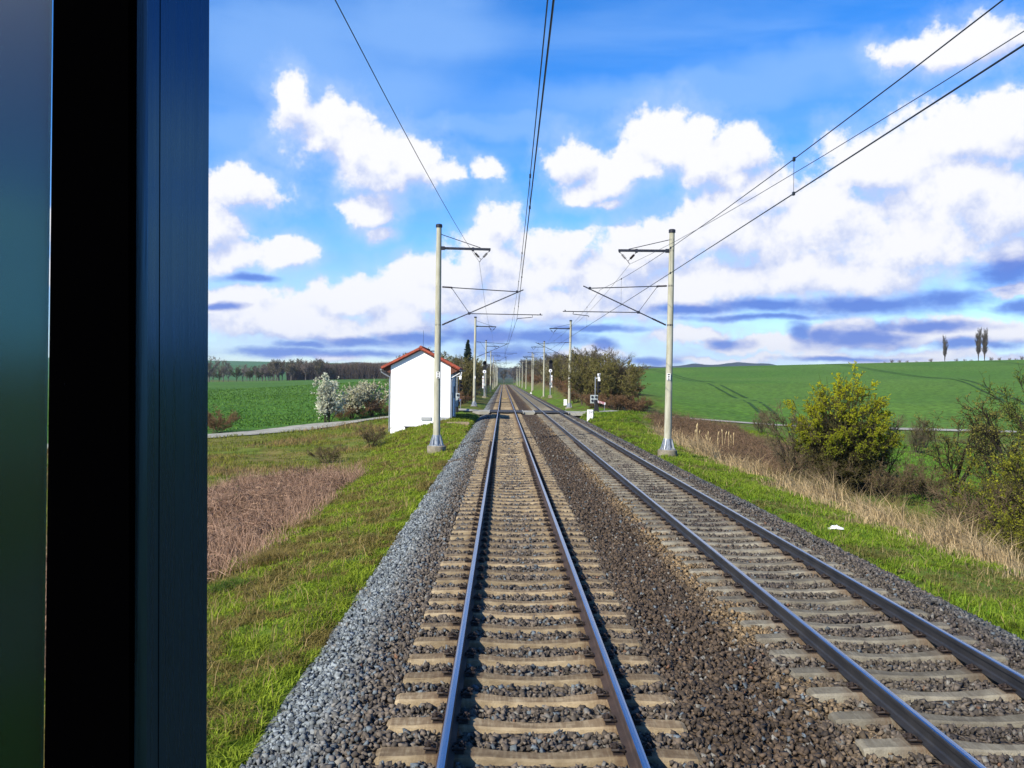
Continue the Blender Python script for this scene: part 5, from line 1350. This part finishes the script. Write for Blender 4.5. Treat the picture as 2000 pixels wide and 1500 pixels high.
# cut pale stalks
for k in range(17):
    px = random.choice((1358, 1366, 1378, 1384, 1398, 1404, 1410, 1418, 1428)) + random.uniform(-5, 5); y_ = random.uniform(50, 56)
    x_ = float(at(px, 860, y_).x); z_ = gz1(x_, y_)
    h_ = random.uniform(.7, 1.5); e = empty('reed_stalk', (x_, y_, z_), 0, 'tall pale broken reed stalk standing above the brown brambles', 'reed stalk', 'pale reed stalks beside the right mast')
    mb = MB(); dx, dy = random.uniform(-.12, .12), random.uniform(-.1, .1); mb.tube([(0, 0, -.1), (dx * .4, dy * .4, h_ * .5), (dx, dy, h_)], [.022, .018, .012], 5); mb.build('stem', M['reedm'] if 'reedm' in M else M.setdefault('reedm', pm('dry_reed', (.55, .43, .22), (.42, .31, .15), 6, .8)), e)
    mb = MB(); mb.tube([(dx, dy, h_ - .02), (dx * 1.3, dy * 1.2, h_ + .1), (dx * 1.7, dy * 1.3, h_ + .22)], [.02, .04, .008], 6); mb.build('tip', M['reedm'], e)

# ================================================================== train window in the foreground
def pane_prism(name, pts, mat, parent, bump=None):
    """vertical post piece: plan outline given by (photo px at top, px at bottom, distance)"""
    V = []
    for top in (0, 1):
        for (pt, pb, Yd) in pts:
            pxx = pt if top else pb
            q_ = at(pxx, 750, Yd); lean = (pt - pb) / 1500 * Yd / F * 1690
            zt = CAMZ + (.36 if top else -.36) * Yd / .4
            qq = at(pxx + (pt - pb) * (.06 if top else -.06), -160 if top else 1660, Yd); V.append((qq.x, qq.y, qq.z))
    n = len(pts)
    fs = [(k, (k + 1) % n, n + (k + 1) % n, n + k) for k in range(n)] + [tuple(range(n))[::-1], tuple(range(n, 2 * n))]
    mb = MB(); mb.add(V, fs); return mb.build(name, mat, parent)
def gloss(name, base, rough, streak, spec=.5, coat=0.0):
    m = bpy.data.materials.new(name); m.use_nodes = True; t = m.node_tree; b = t.nodes['Principled BSDF']
    b.inputs['Base Color'].default_value = (*base, 1); b.inputs['Specular IOR Level'].default_value = spec; b.inputs['Coat Weight'].default_value = coat
    g = nn(t, 'ShaderNodeNewGeometry'); v = vmath(t, 'MULTIPLY', g.outputs['Position'], (90, 90, 4))
    nf = noise(t, v, 1.0, 6, .65)
    mr_ = nn(t, 'ShaderNodeMapRange'); t.links.new(nf, mr_.inputs[0]); mr_.inputs[1].default_value = .3; mr_.inputs[2].default_value = .75
    mr_.inputs[3].default_value = rough; mr_.inputs[4].default_value = rough + streak; t.links.new(mr_.outputs[0], b.inputs['Roughness'])
    b.inputs['Specular Tint'].default_value = (.22, .5, 1, 1)
    bn = nn(t, 'ShaderNodeBump'); bn.inputs['Strength'].default_value = .16; bn.inputs['Distance'].default_value = .002; t.links.new(nf, bn.inputs['Height']); t.links.new(bn.outputs[0], b.inputs['Normal'])
    return m
M['jamb'] = gloss('dark_glossy_jamb', (.003, .004, .006), .22, .14, .05)
t = M['jamb'].node_tree; pb = t.nodes['Principled BSDF']
gl = nn(t, 'ShaderNodeBsdfGlossy'); gl.inputs['Color'].default_value = (.034, .085, .15, 1)
for k_ in ('Roughness', 'Normal'): t.links.new(pb.inputs[k_].links[0].from_socket, gl.inputs[k_])
t.links.new(gl.outputs[0], t.nodes['Material Output'].inputs[0])
M['seal'] = gloss('black_rubber', (.0003, .0003, .0004), .85, .1, .0)
m = bpy.data.materials.new('tinted_pane'); m.use_nodes = True; b = m.node_tree.nodes['Principled BSDF']
b.inputs['Base Color'].default_value = (.022, .095, .115, 1); b.inputs['Transmission Weight'].default_value = 1.0; b.inputs['Roughness'].default_value = .26; b.inputs['IOR'].default_value = 1.25
M['leafpane'] = m
tw = empty('train_window_post', tuple(at(300, 750, .40)), 0, 'blurred black window post of the train at the left edge of the view', 'window post')
bpy.context.view_layer.update()
def rel(o):
    o.parent = tw; o.matrix_parent_inverse = Matrix.Translation(tw.location).inverted(); return o
rel(pane_prism('rubber_seal', [(105, 86, .355), (250, 252, .352), (292, 290, .358), (314, 310, .372), (240, 236, .48), (107, 88, .48)], M['seal'], None))
rel(pane_prism('jamb', [(313, 309, .374), (409, 403, .47), (385, 380, .50), (250, 250, .49)], M['jamb'], None))
rel(pane_prism('bead', [(268, 262, .3515), (290, 286, .345), (312, 308, .362), (300, 296, .366)], M['jamb'], None))
rel(pane_prism('door_leaf', [(-420, -420, .40), (103, 84, .40), (103, 84, .408), (-420, -420, .408)], M['leafpane'], None))

# ------------------------------------------------------------------ thin spring haze over the far country
mb = MB(); mb.box((300, 2200, 75), (7600, 4700, 170))
hz = mb.build('haze', [])
m = bpy.data.materials.new('haze'); m.use_nodes = True; t = m.node_tree; t.nodes.clear()
v = nn(t, 'ShaderNodeVolumePrincipled'); v.inputs['Color'].default_value = (.62, .74, .95, 1); v.inputs['Density'].default_value = 0.00009; v.inputs['Anisotropy'].default_value = .2
ou = nn(t, 'ShaderNodeOutputMaterial'); t.links.new(v.outputs[0], ou.inputs['Volume'])
hz.data.materials.append(m); tag(hz, kind='stuff')
cy.volume_bounces = 0
